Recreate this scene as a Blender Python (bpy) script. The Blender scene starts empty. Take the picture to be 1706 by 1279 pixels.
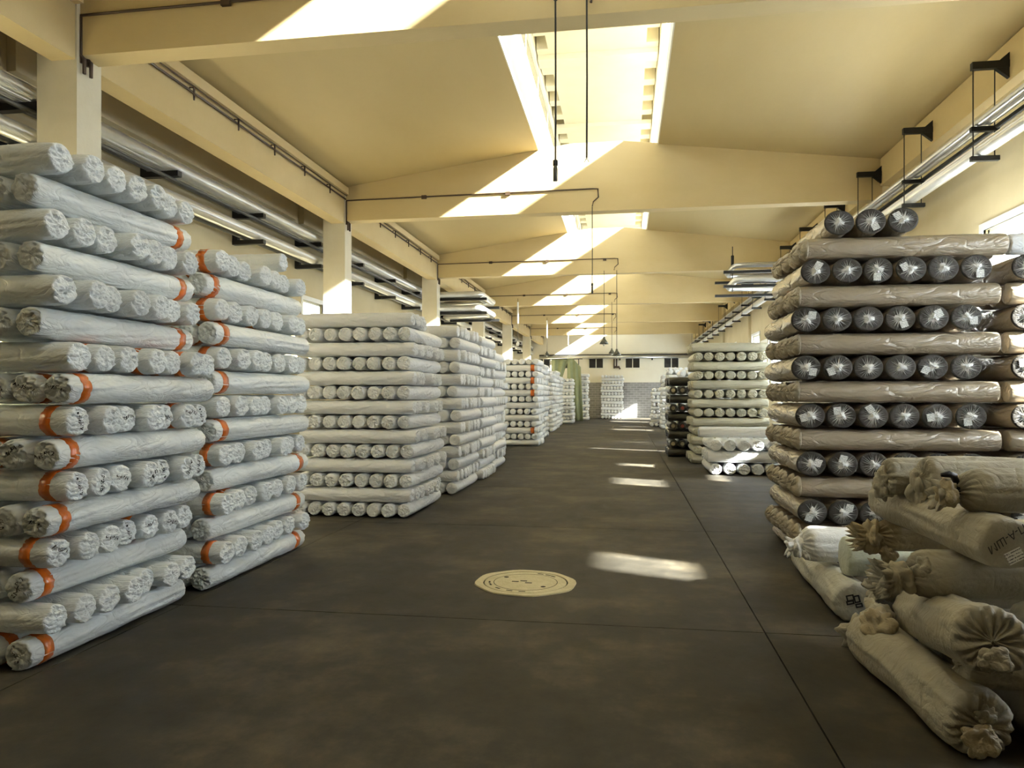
import bpy, bmesh, math, random
import numpy as np
from mathutils import Vector, Matrix, noise

# ------------------------------------------------------------------ camera, world, sun, exposure
scene = bpy.context.scene
COL = scene.collection
FPX, HORIZON, EYE = 1220.0, 657.0, 1.65
YAW = math.atan(188 / 1220)
cam_d = bpy.data.cameras.new('camera')
cam = bpy.data.objects.new('camera', cam_d)
COL.objects.link(cam)
cam.location = (0, 0, EYE)
cam.rotation_euler = (math.pi / 2, 0, YAW)
cam_d.sensor_width = 36
cam_d.lens = 36 * FPX / 1706
cam_d.shift_y = (HORIZON - 639.5) / 1706
cam_d.clip_end = 200
scene.camera = cam

vs = scene.view_settings
vs.view_transform = 'Standard'
vs.look = 'None'
vs.gamma = 1
vs.use_curve_mapping = False
vs.exposure = 0.32
try:
    scene.cycles.use_denoising = True
    scene.cycles.max_bounces = 12
    scene.cycles.diffuse_bounces = 8
    scene.cycles.transparent_max_bounces = 12
    scene.cycles.sample_clamp_indirect = 8
except Exception:
    pass

world = bpy.data.worlds.new('sky')
scene.world = world
world.use_nodes = True
bg = world.node_tree.nodes['Background']
bg.inputs[0].default_value = (0.93, 0.97, 1.0, 1)
bg.inputs[1].default_value = 9.0

sun_d = bpy.data.lights.new('sun', 'SUN')
sun_d.energy = 120.0
sun_d.angle = math.radians(1.8)
sun_d.color = (1.0, 0.93, 0.82)
sun = bpy.data.objects.new('sun', sun_d)
COL.objects.link(sun)
SUN_DIR = Vector((-1.58, 0.66, -1.0)).normalized()
sun.rotation_euler = SUN_DIR.to_track_quat('-Z', 'Y').to_euler()
sun.location = (12, -5, 14)


def portal(name, loc, sx, sy, normal):
    d = bpy.data.lights.new(name, 'AREA')
    d.shape = 'RECTANGLE'
    d.size, d.size_y = sx, sy
    o = bpy.data.objects.new(name, d)
    COL.objects.link(o)
    o.location = loc
    o.rotation_euler = Vector(normal).to_track_quat('-Z', 'Z').to_euler()
    d.cycles.is_portal = True
    return o


# ------------------------------------------------------------------ plan of the hall (metres)
XL, XR = -5.80, 4.74            # inner faces of the two long beams
XWL, XWR = -7.0, 4.90           # wall faces
Y0, BAY = 7.04, 7.6             # first frame in view, bay length
YB, YF = -1.7, 52.7             # back and far wall
NF = range(-1, 6)               # frames (the far wall stands where the seventh would)
ZB, ZBR = 5.30, 5.56            # beam soffits
ZE, ZO = 5.97, 6.58             # roof soffit at the eaves / at the lantern opening
LXL, LXR = -1.72, 0.64          # lantern opening
ZG0, ZG1, ZLR = 7.33, 8.24, 8.42  # lantern glazing bottom/top, lantern roof soffit
frame_y = [Y0 + BAY * k for k in NF]

# ------------------------------------------------------------------ materials
MATS = {}


def mat(name, color, rough=0.7, noise_amt=0.0, noise_scale=4.0, color2=None, bump=0.0, bump_scale=30.0,
        metallic=0.0, spec=0.5, coat=0.0, rand=0.0, crease=0.0, crease_scale=7.0, stretch=(1, 1, 1), detail=6.0, coat_rough=0.1):
    m = bpy.data.materials.new(name)
    m.use_nodes = True
    nt = m.node_tree
    N, L = nt.nodes, nt.links
    b = N['Principled BSDF']
    b.inputs['Base Color'].default_value = (*color, 1)
    b.inputs['Roughness'].default_value = rough
    b.inputs['Metallic'].default_value = metallic
    b.inputs['Specular IOR Level'].default_value = spec
    b.inputs['Coat Weight'].default_value = coat
    b.inputs['Coat Roughness'].default_value = coat_rough
    tc = N.new('ShaderNodeTexCoord')
    mp = N.new('ShaderNodeMapping')
    mp.inputs['Scale'].default_value = stretch
    L.new(tc.outputs['Object'], mp.inputs['Vector'])
    vec = mp.outputs['Vector']
    src = None
    if color2 is not None:
        nz = N.new('ShaderNodeTexNoise')
        nz.inputs['Scale'].default_value = noise_scale
        nz.inputs['Detail'].default_value = detail
        nz.inputs['Roughness'].default_value = 0.6
        L.new(vec, nz.inputs['Vector'])
        cr = N.new('ShaderNodeValToRGB')
        cr.color_ramp.elements[0].position = 0.5 - 0.5 * noise_amt
        cr.color_ramp.elements[1].position = 0.5 + 0.5 * noise_amt
        cr.color_ramp.elements[0].color = (*color, 1)
        cr.color_ramp.elements[1].color = (*color2, 1)
        L.new(nz.outputs['Fac'], cr.inputs['Fac'])
        src = cr.outputs['Color']
    if rand > 0:
        oi = N.new('ShaderNodeObjectInfo')
        mr = N.new('ShaderNodeMapRange')
        mr.inputs['To Min'].default_value = 1 - rand
        mr.inputs['To Max'].default_value = 1 + rand * 0.6
        L.new(oi.outputs['Random'], mr.inputs['Value'])
        hs = N.new('ShaderNodeHueSaturation')
        hs.inputs['Color'].default_value = (*color, 1)
        L.new(mr.outputs['Result'], hs.inputs['Value'])
        if src:
            L.new(src, hs.inputs['Color'])
        src = hs.outputs['Color']
    if src:
        L.new(src, b.inputs['Base Color'])
    if bump > 0:
        n2 = N.new('ShaderNodeTexNoise')
        n2.inputs['Scale'].default_value = bump_scale
        n2.inputs['Detail'].default_value = 5
        L.new(vec, n2.inputs['Vector'])
        bp = N.new('ShaderNodeBump')
        bp.inputs['Strength'].default_value = bump
        bp.inputs['Distance'].default_value = 0.02
        L.new(n2.outputs['Fac'], bp.inputs['Height'])
        out = bp.outputs['Normal']
        if crease > 0:
            n3 = N.new('ShaderNodeTexNoise')
            n3.inputs['Scale'].default_value = crease_scale
            n3.inputs['Detail'].default_value = 3
            n3.inputs['Distortion'].default_value = 1.2
            L.new(vec, n3.inputs['Vector'])
            s1 = N.new('ShaderNodeMath'); s1.operation = 'SUBTRACT'; s1.inputs[1].default_value = 0.5
            s2 = N.new('ShaderNodeMath'); s2.operation = 'ABSOLUTE'
            s3 = N.new('ShaderNodeMath'); s3.operation = 'POWER'; s3.inputs[1].default_value = 0.7
            L.new(n3.outputs['Fac'], s1.inputs[0]); L.new(s1.outputs[0], s2.inputs[0]); L.new(s2.outputs[0], s3.inputs[0])
            b2 = N.new('ShaderNodeBump')
            b2.inputs['Strength'].default_value = crease
            b2.inputs['Distance'].default_value = 0.03
            L.new(s3.outputs[0], b2.inputs['Height'])
            L.new(out, b2.inputs['Normal'])
            out = b2.outputs['Normal']
        L.new(out, b.inputs['Normal'])
        if coat > 0:
            L.new(out, b.inputs['Coat Normal'])
    MATS[name] = m
    return m


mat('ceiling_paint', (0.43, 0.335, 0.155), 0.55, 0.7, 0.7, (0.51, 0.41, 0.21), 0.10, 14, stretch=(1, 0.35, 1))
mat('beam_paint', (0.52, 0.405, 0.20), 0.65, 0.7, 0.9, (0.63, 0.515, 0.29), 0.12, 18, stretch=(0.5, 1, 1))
mat('column_paint', (0.60, 0.55, 0.42), 0.7, 0.6, 1.2, (0.72, 0.69, 0.58), 0.1, 20)
mat('wall_paint', (0.48, 0.41, 0.25), 0.8, 0.6, 1.0, (0.58, 0.51, 0.34), 0.1, 14)
mat('end_wall_paint', (0.74, 0.70, 0.58), 0.8, 0.6, 1.0, (0.80, 0.77, 0.66), 0.1, 14)
mat('lantern_paint', (0.71, 0.675, 0.55), 0.7, 0.6, 1.0, (0.79, 0.76, 0.65), 0.1, 14)
mat('rear_wall', (0.13, 0.10, 0.06), 0.8)
mat('joint_dirt', (0.012, 0.011, 0.009), 0.95)
mat('black_steel', (0.012, 0.012, 0.012), 0.5, spec=0.4)
mat('conduit', (0.05, 0.028, 0.015), 0.55)
mat('silver_pipe', (0.72, 0.73, 0.74), 0.28, 0.6, 3, (0.5, 0.5, 0.5), 0.25, 12, metallic=0.85)
mat('white_pipe', (0.86, 0.87, 0.86), 0.28, 0.6, 3, (0.74, 0.74, 0.72), 0.2, 10, metallic=0.5)
mat('dark_pipe', (0.10, 0.10, 0.095), 0.5, metallic=0.4)
mat('window_frame', (0.72, 0.72, 0.62), 0.5)
mat('white_frame', (0.8, 0.82, 0.82), 0.5)
mat('dark_glass', (0.02, 0.02, 0.022), 0.15)
mat('manhole_paint', (0.52, 0.46, 0.27), 0.7, 0.5, 9, (0.66, 0.60, 0.40), 0.3, 60)
mat('manhole_dirt', (0.04, 0.035, 0.02), 0.9)
mat('film_cool', (0.72, 0.775, 0.80), 0.34, 0.8, 3.0, (0.82, 0.85, 0.865), 0.22, 30, crease=0.8, crease_scale=7.0, rand=0.10, spec=0.45, stretch=(0.5, 1, 1))
mat('film_warm', (0.79, 0.81, 0.83), 0.36, 0.8, 3.0, (0.86, 0.87, 0.88), 0.22, 30, crease=0.8, crease_scale=7.0, rand=0.09, spec=0.45, stretch=(0.5, 1, 1))
mat('film_beige', (0.47, 0.45, 0.335), 0.42, 0.8, 3.0, (0.56, 0.54, 0.42), 0.22, 30, crease=0.8, crease_scale=7.0, rand=0.10, stretch=(0.5, 1, 1))
mat('film_dark', (0.030, 0.028, 0.020), 0.30, 0.8, 4.0, (0.07, 0.065, 0.05), 0.4, 30, rand=0.3, coat=0.4)
mat('fabric_brown', (0.27, 0.215, 0.145), 0.42, 0.8, 3.0, (0.37, 0.305, 0.215), 0.35, 20, rand=0.12, coat=0.9, stretch=(0.4, 1, 1), coat_rough=0.13, crease=1.0, crease_scale=7.0)
mat('fabric_core', (0.022, 0.020, 0.017), 0.6, 0.8, 14, (0.05, 0.043, 0.034), 0.4, 60, spec=0.2)
mat('clear_film', (0.80, 0.80, 0.78), 0.2, spec=0.8)
mat('gather_brown', (0.30, 0.25, 0.17), 0.32, 0.7, 14, (0.50, 0.44, 0.33), 0.5, 40, rand=0.1, coat=0.5)
mat('bag_cloth', (0.30, 0.275, 0.205), 0.62, 0.8, 2.5, (0.385, 0.355, 0.28), 0.35, 34, rand=0.08, crease=0.5, crease_scale=5.5)
mat('bag_tan', (0.30, 0.24, 0.14), 0.55, 0.8, 4, (0.40, 0.34, 0.22), 0.4, 34, crease=0.55, crease_scale=5.5)
mat('bag_pale', (0.46, 0.45, 0.38), 0.5, 0.8, 3, (0.54, 0.53, 0.46), 0.35, 30, crease=0.35, crease_scale=5.5)
mat('bag_green', (0.52, 0.56, 0.45), 0.42, 0.8, 3, (0.62, 0.65, 0.55), 0.35, 30, crease=0.35, crease_scale=5.5)
mat('bag_white', (0.84, 0.85, 0.87), 0.4, 0.8, 3, (0.85, 0.85, 0.84), 0.3, 30, crease=0.35, crease_scale=5.5)
mat('tape_orange', (0.46, 0.095, 0.006), 0.28, 0.6, 9, (0.62, 0.15, 0.012), 0.25, 40, coat=0.4)
mat('ink', (0.03, 0.03, 0.035), 0.8)
mat('paper', (0.74, 0.74, 0.70), 0.7, 0.5, 60, (0.60, 0.60, 0.57))
mat('tarp_green', (0.27, 0.31, 0.17), 0.7, 0.6, 2, (0.36, 0.40, 0.25), 0.2, 12)
mat('core_red', (0.33, 0.07, 0.04), 0.7)
mat('lamp_shade', (0.10, 0.10, 0.08), 0.4, metallic=0.3)
mat('lamp_white', (0.78, 0.78, 0.76), 0.4)
mat('tie_black', (0.01, 0.01, 0.012), 0.6)
mat('brick_grey', (0.19, 0.185, 0.175), 0.85, 0.8, 3, (0.28, 0.27, 0.26))


def glass_mat(name, tint, fac):
    m = bpy.data.materials.new(name)
    m.use_nodes = True
    nt = m.node_tree
    nt.nodes.clear()
    o = nt.nodes.new('ShaderNodeOutputMaterial')
    mx = nt.nodes.new('ShaderNodeMixShader')
    t = nt.nodes.new('ShaderNodeBsdfTransparent')
    g = nt.nodes.new('ShaderNodeBsdfGlossy')
    t.inputs[0].default_value = (*tint, 1)
    g.inputs['Roughness'].default_value = 0.08
    mx.inputs[0].default_value = fac
    nt.links.new(t.outputs[0], mx.inputs[1])
    nt.links.new(g.outputs[0], mx.inputs[2])
    nt.links.new(mx.outputs[0], o.inputs[0])
    MATS[name] = m


glass_mat('pane_glass', (0.92, 0.96, 0.98), 0.06)
glass_mat('dusty_dim_glass', (0.66, 0.68, 0.68), 0.05)  # dusty tint deepened to dim the sky light entering the lantern


def fill_glass_mat(name):
    m = bpy.data.materials.new(name)
    m.use_nodes = True
    nt = m.node_tree
    nt.nodes.clear()
    o = nt.nodes.new('ShaderNodeOutputMaterial')
    t = nt.nodes.new('ShaderNodeBsdfTranslucent')
    t.inputs[0].default_value = (0.74, 0.79, 0.84, 1)
    nt.links.new(t.outputs[0], o.inputs[0])
    MATS[name] = m


fill_glass_mat('fill_glass')


def floor_material():
    m = bpy.data.materials.new('concrete_floor')
    m.use_nodes = True
    nt = m.node_tree
    N, L = nt.nodes, nt.links
    b = N['Principled BSDF']
    tc = N.new('ShaderNodeTexCoord')
    geo = N.new('ShaderNodeNewGeometry')
    n1 = N.new('ShaderNodeTexNoise'); n1.inputs['Scale'].default_value = 0.8; n1.inputs['Detail'].default_value = 9; n1.inputs['Roughness'].default_value = 0.68
    n2 = N.new('ShaderNodeTexNoise'); n2.inputs['Scale'].default_value = 6.0; n2.inputs['Detail'].default_value = 8; n2.inputs['Roughness'].default_value = 0.7
    L.new(geo.outputs['Position'], n1.inputs['Vector'])
    mp = N.new('ShaderNodeMapping'); mp.inputs['Scale'].default_value = (1.0, 0.45, 1)
    L.new(geo.outputs['Position'], mp.inputs['Vector'])
    L.new(mp.outputs['Vector'], n2.inputs['Vector'])
    r1 = N.new('ShaderNodeValToRGB')
    e = r1.color_ramp.elements
    e[0].position = 0.34; e[0].color = (0.015, 0.013, 0.009, 1)
    e[1].position = 0.66; e[1].color = (0.092, 0.076, 0.050, 1)
    k = e.new(0.5); k.color = (0.036, 0.031, 0.022, 1)
    L.new(n1.outputs['Fac'], r1.inputs['Fac'])
    r2 = N.new('ShaderNodeValToRGB')
    r2.color_ramp.elements[0].position = 0.32; r2.color_ramp.elements[0].color = (0.55, 0.55, 0.55, 1)
    r2.color_ramp.elements[1].position = 0.75; r2.color_ramp.elements[1].color = (1.35, 1.32, 1.25, 1)
    L.new(n2.outputs['Fac'], r2.inputs['Fac'])
    mx = N.new('ShaderNodeMix'); mx.data_type = 'RGBA'; mx.blend_type = 'MULTIPLY'
    mx.inputs['Factor'].default_value = 1.0
    L.new(r1.outputs['Color'], mx.inputs['A']); L.new(r2.outputs['Color'], mx.inputs['B'])
    L.new(mx.outputs['Result'], b.inputs['Base Color'])
    rr = N.new('ShaderNodeMapRange'); rr.inputs['To Min'].default_value = 0.5; rr.inputs['To Max'].default_value = 0.85
    b.inputs['Specular IOR Level'].default_value = 0.3
    L.new(n2.outputs['Fac'], rr.inputs['Value']); L.new(rr.outputs['Result'], b.inputs['Roughness'])
    bp = N.new('ShaderNodeBump'); bp.inputs['Strength'].default_value = 0.12; bp.inputs['Distance'].default_value = 0.02
    L.new(n2.outputs['Fac'], bp.inputs['Height']); L.new(bp.outputs['Normal'], b.inputs['Normal'])
    MATS['concrete_floor'] = m


floor_material()


def brick_material():
    m = bpy.data.materials.new('brick_wall')
    m.use_nodes = True
    nt = m.node_tree
    N, L = nt.nodes, nt.links
    b = N['Principled BSDF']
    geo = N.new('ShaderNodeNewGeometry')
    sep = N.new('ShaderNodeSeparateXYZ'); cmb = N.new('ShaderNodeCombineXYZ')
    L.new(geo.outputs['Position'], sep.inputs[0])
    L.new(sep.outputs['X'], cmb.inputs['X']); L.new(sep.outputs['Z'], cmb.inputs['Y'])
    bt = N.new('ShaderNodeTexBrick')
    bt.inputs['Scale'].default_value = 1.0
    bt.inputs['Brick Width'].default_value = 0.42; bt.inputs['Row Height'].default_value = 0.16
    bt.inputs['Mortar Size'].default_value = 0.016
    bt.inputs['Color1'].default_value = (0.20, 0.195, 0.19, 1); bt.inputs['Color2'].default_value = (0.30, 0.295, 0.29, 1)
    bt.inputs['Mortar'].default_value = (0.42, 0.41, 0.40, 1)
    L.new(cmb.outputs[0], bt.inputs['Vector'])
    L.new(bt.outputs['Color'], b.inputs['Base Color'])
    b.inputs['Roughness'].default_value = 0.6
    MATS['brick_wall'] = m


brick_material()


def print_material():
    """white paper tag with rows of small black print and a bar block"""
    m = bpy.data.materials.new('printed_tag')
    m.use_nodes = True
    nt = m.node_tree
    N, L = nt.nodes, nt.links
    b = N['Principled BSDF']
    tc = N.new('ShaderNodeTexCoord')
    sep = N.new('ShaderNodeSeparateXYZ')
    L.new(tc.outputs['Object'], sep.inputs[0])
    w = N.new('ShaderNodeTexWave'); w.wave_type = 'BANDS'; w.bands_direction = 'Z'
    w.inputs['Scale'].default_value = 22; w.inputs['Distortion'].default_value = 0
    n = N.new('ShaderNodeTexNoise'); n.inputs['Scale'].default_value = 160; n.inputs['Detail'].default_value = 1
    L.new(tc.outputs['Object'], w.inputs['Vector']); L.new(tc.outputs['Object'], n.inputs['Vector'])
    a = N.new('ShaderNodeMath'); a.operation = 'MULTIPLY'
    L.new(w.outputs['Fac'], a.inputs[0]); L.new(n.outputs['Fac'], a.inputs[1])
    r = N.new('ShaderNodeValToRGB')
    r.color_ramp.elements[0].position = 0.40; r.color_ramp.elements[0].color = (0.76, 0.76, 0.72, 1)
    r.color_ramp.elements[1].position = 0.46; r.color_ramp.elements[1].color = (0.10, 0.10, 0.10, 1)
    L.new(a.outputs[0], r.inputs['Fac']); L.new(r.outputs['Color'], b.inputs['Base Color'])
    b.inputs['Roughness'].default_value = 0.6
    MATS['printed_tag'] = m


print_material()


# ------------------------------------------------------------------ mesh helpers
class MB:
    def __init__(s):
        s.v, s.f = [], []

    def add(s, vs, fs):
        o = len(s.v)
        s.v += [tuple(map(float, p)) for p in vs]
        s.f += [tuple(o + i for i in t) for t in fs]
        return s

    def box(s, x0, x1, y0, y1, z0, z1):
        return s.add([(x0, y0, z0), (x1, y0, z0), (x1, y1, z0), (x0, y1, z0), (x0, y0, z1), (x1, y0, z1), (x1, y1, z1), (x0, y1, z1)],
                     [(0, 3, 2, 1), (4, 5, 6, 7), (0, 1, 5, 4), (1, 2, 6, 5), (2, 3, 7, 6), (3, 0, 4, 7)])

    def prism_y(s, poly, y0, y1):
        """poly: (x,z) counter-clockwise seen from -y"""
        n = len(poly)
        vs = [(x, y0, z) for x, z in poly] + [(x, y1, z) for x, z in poly]
        fs = [tuple(range(n)), tuple(reversed(range(n, 2 * n)))]
        fs += [(i, i + n, (i + 1) % n + n, (i + 1) % n) for i in range(n)]
        return s.add(vs, fs)

    def tube(s, pts, r, n=8, cap=True):
        pts = [Vector(p) for p in pts]
        rings = []
        for i, p in enumerate(pts):
            a = pts[max(i - 1, 0)]
            b = pts[min(i + 1, len(pts) - 1)]
            t = (b - a).normalized()
            up = Vector((0, 0, 1)) if abs(t.z) < 0.9 else Vector((0, 1, 0))
            e1 = t.cross(up).normalized()
            e2 = e1.cross(t)
            k = 1.0
            if 0 < i < len(pts) - 1:
                k = 1 / max(0.5, math.cos(0.5 * (pts[i] - pts[i - 1]).angle(pts[i + 1] - pts[i])))
            rad = r[i] if isinstance(r, (list, tuple)) else r
            rings.append([p + (e1 * math.cos(2 * math.pi * j / n) + e2 * math.sin(2 * math.pi * j / n)) * rad * (k if k < 1.5 else 1) for j in range(n)])
        vs = [q for ring in rings for q in ring]
        fs = []
        for i in range(len(rings) - 1):
            for j in range(n):
                fs.append((i * n + j, i * n + (j + 1) % n, (i + 1) * n + (j + 1) % n, (i + 1) * n + j))
        if cap:
            fs.append(tuple(reversed(range(n))))
            fs.append(tuple(range((len(rings) - 1) * n, len(rings) * n)))
        return s.add(vs, fs)

    def mesh(s, name, m, smooth=False):
        me = bpy.data.meshes.new(name)
        me.from_pydata(s.v, [], s.f)
        bm = bmesh.new()
        bm.from_mesh(me)
        bmesh.ops.recalc_face_normals(bm, faces=bm.faces)
        bm.to_mesh(me)
        bm.free()
        if smooth:
            me.polygons.foreach_set('use_smooth', [True] * len(me.polygons))
        if m:
            me.materials.append(MATS[m])
        me.update()
        return me

    def build(s, name, m, parent=None, smooth=False, **tags):
        return link(name, s.mesh(name, m, smooth), parent, **tags)


def link(name, data, parent=None, loc=None, rot=None, label=None, cat=None, group=None, kind=None):
    o = bpy.data.objects.new(name, data)
    COL.objects.link(o)
    if parent:
        o.parent = parent
    if loc is not None:
        o.location = loc
    if rot is not None:
        o.rotation_euler = rot
    if label:
        o['label'] = label
    if cat:
        o['category'] = cat
    if group:
        o['group'] = group
    if kind:
        o['kind'] = kind
    return o


def empty(name, loc, **k):
    o = link(name, None, None, loc, **k)
    o.empty_display_size = 0.1
    return o


ORD = ['', 'first', 'second', 'third', 'fourth', 'fifth', 'sixth', 'seventh', 'eighth', 'ninth', 'tenth', 'eleventh', 'twelfth',
       'thirteenth', 'fourteenth', 'fifteenth', 'sixteenth', 'seventeenth']

# ------------------------------------------------------------------ floor
base = MB().box(XWL - 0.3, XWR + 0.3, YB - 0.3, YF + 0.3, -0.2, -0.03).build('floor', 'joint_dirt', kind='structure', label='dark stained concrete slab floor of the warehouse aisle', cat='floor')
xs = [XWL, -3.44, 0.96, XWR]
ys = [YB] + [y for y in [5.28 + 3.8 * k for k in range(-3, 13)] if y < YF - 0.5] + [YF]
for i in range(len(xs) - 1):
    for j in range(len(ys) - 1):
        g = 0.005
        bm = bmesh.new()
        m_ = MB().box(xs[i] + g, xs[i + 1] - g, ys[j] + g, ys[j + 1] - g, -0.03, 0.0)
        m_.build('slab', 'concrete_floor', base)

# manhole
mh = empty('manhole_cover', (-0.86, 6.36, 0.0), label='round cream painted manhole cover set in the dark floor', cat='manhole')


def disc_ring(r0, r1, z0, z1, n=48, wob=0.0):
    b = MB()
    vs, fs = [], []
    for i in range(n):
        a = 2 * math.pi * i / n
        w = 1 + wob * math.sin(a * 5 + 1) * math.sin(a * 3)
        for r, z in ((r0, z0), (r1 * w, z0), (r1 * w * 0.99, z1), (r0, z1)):
            vs.append((r * math.cos(a), r * math.sin(a), z))
    for i in range(n):
        k = (i + 1) % n
        for q in range(4):
            fs.append((i * 4 + q, k * 4 + q, k * 4 + (q + 1) % 4, i * 4 + (q + 1) % 4))
    return b.add(vs, fs)


disc_ring(0.372, 0.44, 0.0005, 0.010, wob=0.035).build('frame_ring', 'manhole_paint', mh)
disc_ring(0.0005, 0.372, 0.0005, 0.003).build('joint_bed', 'manhole_dirt', mh)
disc_ring(0.0005, 0.360, 0.003, 0.009).build('lid', 'manhole_paint', mh)
disc_ring(0.275, 0.281, 0.009, 0.0100).build('inner_groove', 'manhole_dirt', mh)
for a, r in ((2.5, 0.24), (5.6, 0.22)):
    o = disc_ring(0.0005, 0.022, 0.009, 0.0102, 14).build('lifting_hole', 'manhole_dirt', mh)
    o.location = (r * math.cos(a), r * math.sin(a), 0)
for a in (3.3, 3.55, 4.0, 4.4, 4.75, 1.0, 1.25, 0.8):
    o = MB().box(-0.028, 0.028, -0.008, 0.008, 0.009, 0.0102).build('raised_mark', 'manhole_dirt', mh)
    o.location = (0.315 * math.cos(a), 0.315 * math.sin(a), 0)
    o.rotation_euler = (0, 0, a + 1.57)
for x, y in ((-0.09, 0.0), (-0.02, 0.03), (0.03, -0.03)):
    o = MB().box(-0.03, 0.03, -0.012, 0.012, 0.009, 0.0102).build('raised_mark', 'manhole_dirt', mh)
    o.location = (x, y, 0)

# ------------------------------------------------------------------ walls


def wall_with_openings(name, xa, xb, y0, y1, z0, z1, ops, m, label):
    """wall slab between xa and xb running along y with rectangular openings (ya,yb,za,zb), sorted by y, not overlapping"""
    b = MB()
    y = y0
    for (ya, yb, za, zb) in sorted(ops):
        if ya > y:
            b.box(xa, xb, y, ya, z0, z1)
        b.box(xa, xb, ya, yb, z0, za)
        b.box(xa, xb, ya, yb, zb, z1)
        y = yb
    b.box(xa, xb, y, y1, z0, z1)
    return b.build(name, m, kind='structure', label=label, cat='wall')


RW = [(4.74, 5.58, 2.70, 3.42), (6.88, 7.45, 2.1, 3.7), (8.45, 11.0, 2.9, 3.92), (11.45, 12.6, 2.65, 3.38),  # mostly unseen openings, sized and placed to shape the sun patches
      (13.0, 14.55, 1.85, 2.22), (15.05, 15.75, 2.62, 3.32), (18.4, 20.4, 2.2, 3.9), (22.9, 23.9, 2.6, 3.3), (26.6, 27.6, 2.6, 3.5), (31.8, 33.4, 2.3, 3.6), (35.6, 36.6, 2.4, 3.4), (39.2, 40.6, 2.4, 3.4),
      (42.2, 44.2, 2.2, 3.8), (47.0, 51.0, 1.6, 3.8)]
RIGHT_FILL = [(3.5, 4.6, 1.5, 3.9), (5.72, 6.5, 1.5, 3.9), (16.2, 18.1, 1.9, 3.9), (20.7, 21.8, 1.9, 3.9), (24.2, 26.2, 1.9, 3.9), (28.0, 29.6, 1.9, 3.9),
      (33.7, 35.2, 1.9, 3.9), (37.7, 39.0, 1.9, 3.9)]   # unseen windows added as soft fill light, translucent panes
LW = [(15.2, 16.3, 3.3, 3.75), (22.6, 24.2, 2.6, 3.75), (33.0, 34.6, 2.6, 3.75)]
wall_with_openings('wall_right', XWR, XWR + 0.3, YB - 0.3, YF + 0.3, -0.2, 6.3, RW + RIGHT_FILL, 'wall_paint', 'cream painted right wall with high windows')
wall_with_openings('wall_left', XWL - 0.3, XWL, YB - 0.3, YF + 0.3, -0.2, 6.3, LW, 'wall_paint', 'tan painted left wall behind the columns')
# back wall unseen behind the camera, set close and dark to cut fill light
MB().box(XWL, XWR, YB - 0.3, YB, -0.2, 6.9).build('wall_back', 'rear_wall', kind='structure', label='dark brown rear wall behind the viewer', cat='wall')
WN = 0


def window(x, ya, yb, za, zb, side, glass='pane_glass'):
    global WN
    WN += 1
    s = 1 if side == 'right' else -1
    cy = (ya + yb) / 2
    root = empty(f'window_{WN}', (x, cy, za), kind='structure', label=f"bright {'whitewashed' if glass != 'pane_glass' else 'daylight'} window high in the {side} wall", cat='window')
    fr = MB()
    xa, xb = sorted((x + s * 0.06, x + s * 0.14))
    t = 0.045
    for (a0, a1, c0, c1) in ((ya, yb, za, za + t), (ya, yb, zb - t, zb), (ya, ya + t, za, zb), (yb - t, yb, za, zb)):
        fr.box(xa - x, xb - x, a0 - cy, a1 - cy, c0 - za, c1 - za)
    fr.build('window_frame', 'window_frame', root)
    n = max(1, round((yb - ya) / 0.9))
    for k in range(1, n):
        yy = ya + (yb - ya) * k / n
        MB().box(xa - x + 0.01, xb - x - 0.01, yy - 0.02 - cy, yy + 0.02 - cy, t, zb - za - t).build('mullion', 'window_frame', root)
    for k in range(n):
        y1_, y2_ = ya + (yb - ya) * k / n, ya + (yb - ya) * (k + 1) / n
        MB().box(s * 0.10 - 0.003, s * 0.10 + 0.003, y1_ - cy + 0.015, y2_ - cy - 0.015, 0.03, zb - za - 0.03).build('pane', glass, root)
    # flat painted surround on the room side
    sr = MB()
    w = 0.09
    xi, xo = sorted((-s * 0.02, s * 0.03))
    for (a0, a1, c0, c1) in ((ya - w, yb + w, zb, zb + w), (ya - w, ya, za, zb), (yb, yb + w, za, zb), (ya - w, yb + w, za - w, za)):
        sr.box(xi, xo, a0 - cy, a1 - cy, c0 - za, c1 - za)
    sr.build('surround', 'white_frame', root)
    if glass == 'pane_glass':
        portal('window_portal', (x + s * 0.2, cy, (za + zb) / 2), yb - ya, zb - za, (-s, 0, 0))


for w in RW:
    window(XWR, *w, 'right')
for w in RIGHT_FILL:
    window(XWR, *w, 'right', 'fill_glass')
for w in LW:
    window(XWL, *w, 'left')

# far wall
fw = empty('wall_far', (0, YF, 0), kind='structure', label='far end wall, cream above and grey brick below', cat='wall')
MB().box(XWL - 0.3, XWR + 0.3, 0, 0.3, 2.5, 9.0).build('upper_wall', 'end_wall_paint', fw)
MB().box(XWL - 0.3, XWR + 0.3, 0.02, 0.3, -0.2, 2.5).build('brick_base', 'brick_wall', fw)
MB().box(XWL, XWR, -0.06, 0.05, 3.36, 3.42).build('ledge', 'end_wall_paint', fw)
for xa in (-6.3, -4.95, -2.52, 0.06, 2.75):
    o = empty('window', (xa, 0, 3.55))
    o.parent = fw
    MB().box(-0.05, 1.02, -0.05, 0.0, -0.05, 0.0).build('frame_bar', 'window_frame', o)
    for q in (-0.05, 0.46, 0.97):
        MB().box(q, q + 0.05, -0.05, 0.0, 0, 0.66).build('frame_bar', 'window_frame', o)
    MB().box(0.0, 0.46, -0.02, -0.005, 0, 0.66).build('pane', 'dark_glass', o)
    MB().box(0.51, 0.97, -0.02, -0.005, 0, 0.66).build('pane', 'dark_glass', o)
fp = empty('wall_pipe', (0, YF - 0.25, 4.3), label='long silver pipe running across the far end wall', cat='pipe')
MB().tube([(XL - 0.3, 0, 0), (XR, 0, 0)], 0.11, 12).build('pipe_run', 'silver_pipe', fp, True)
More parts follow.
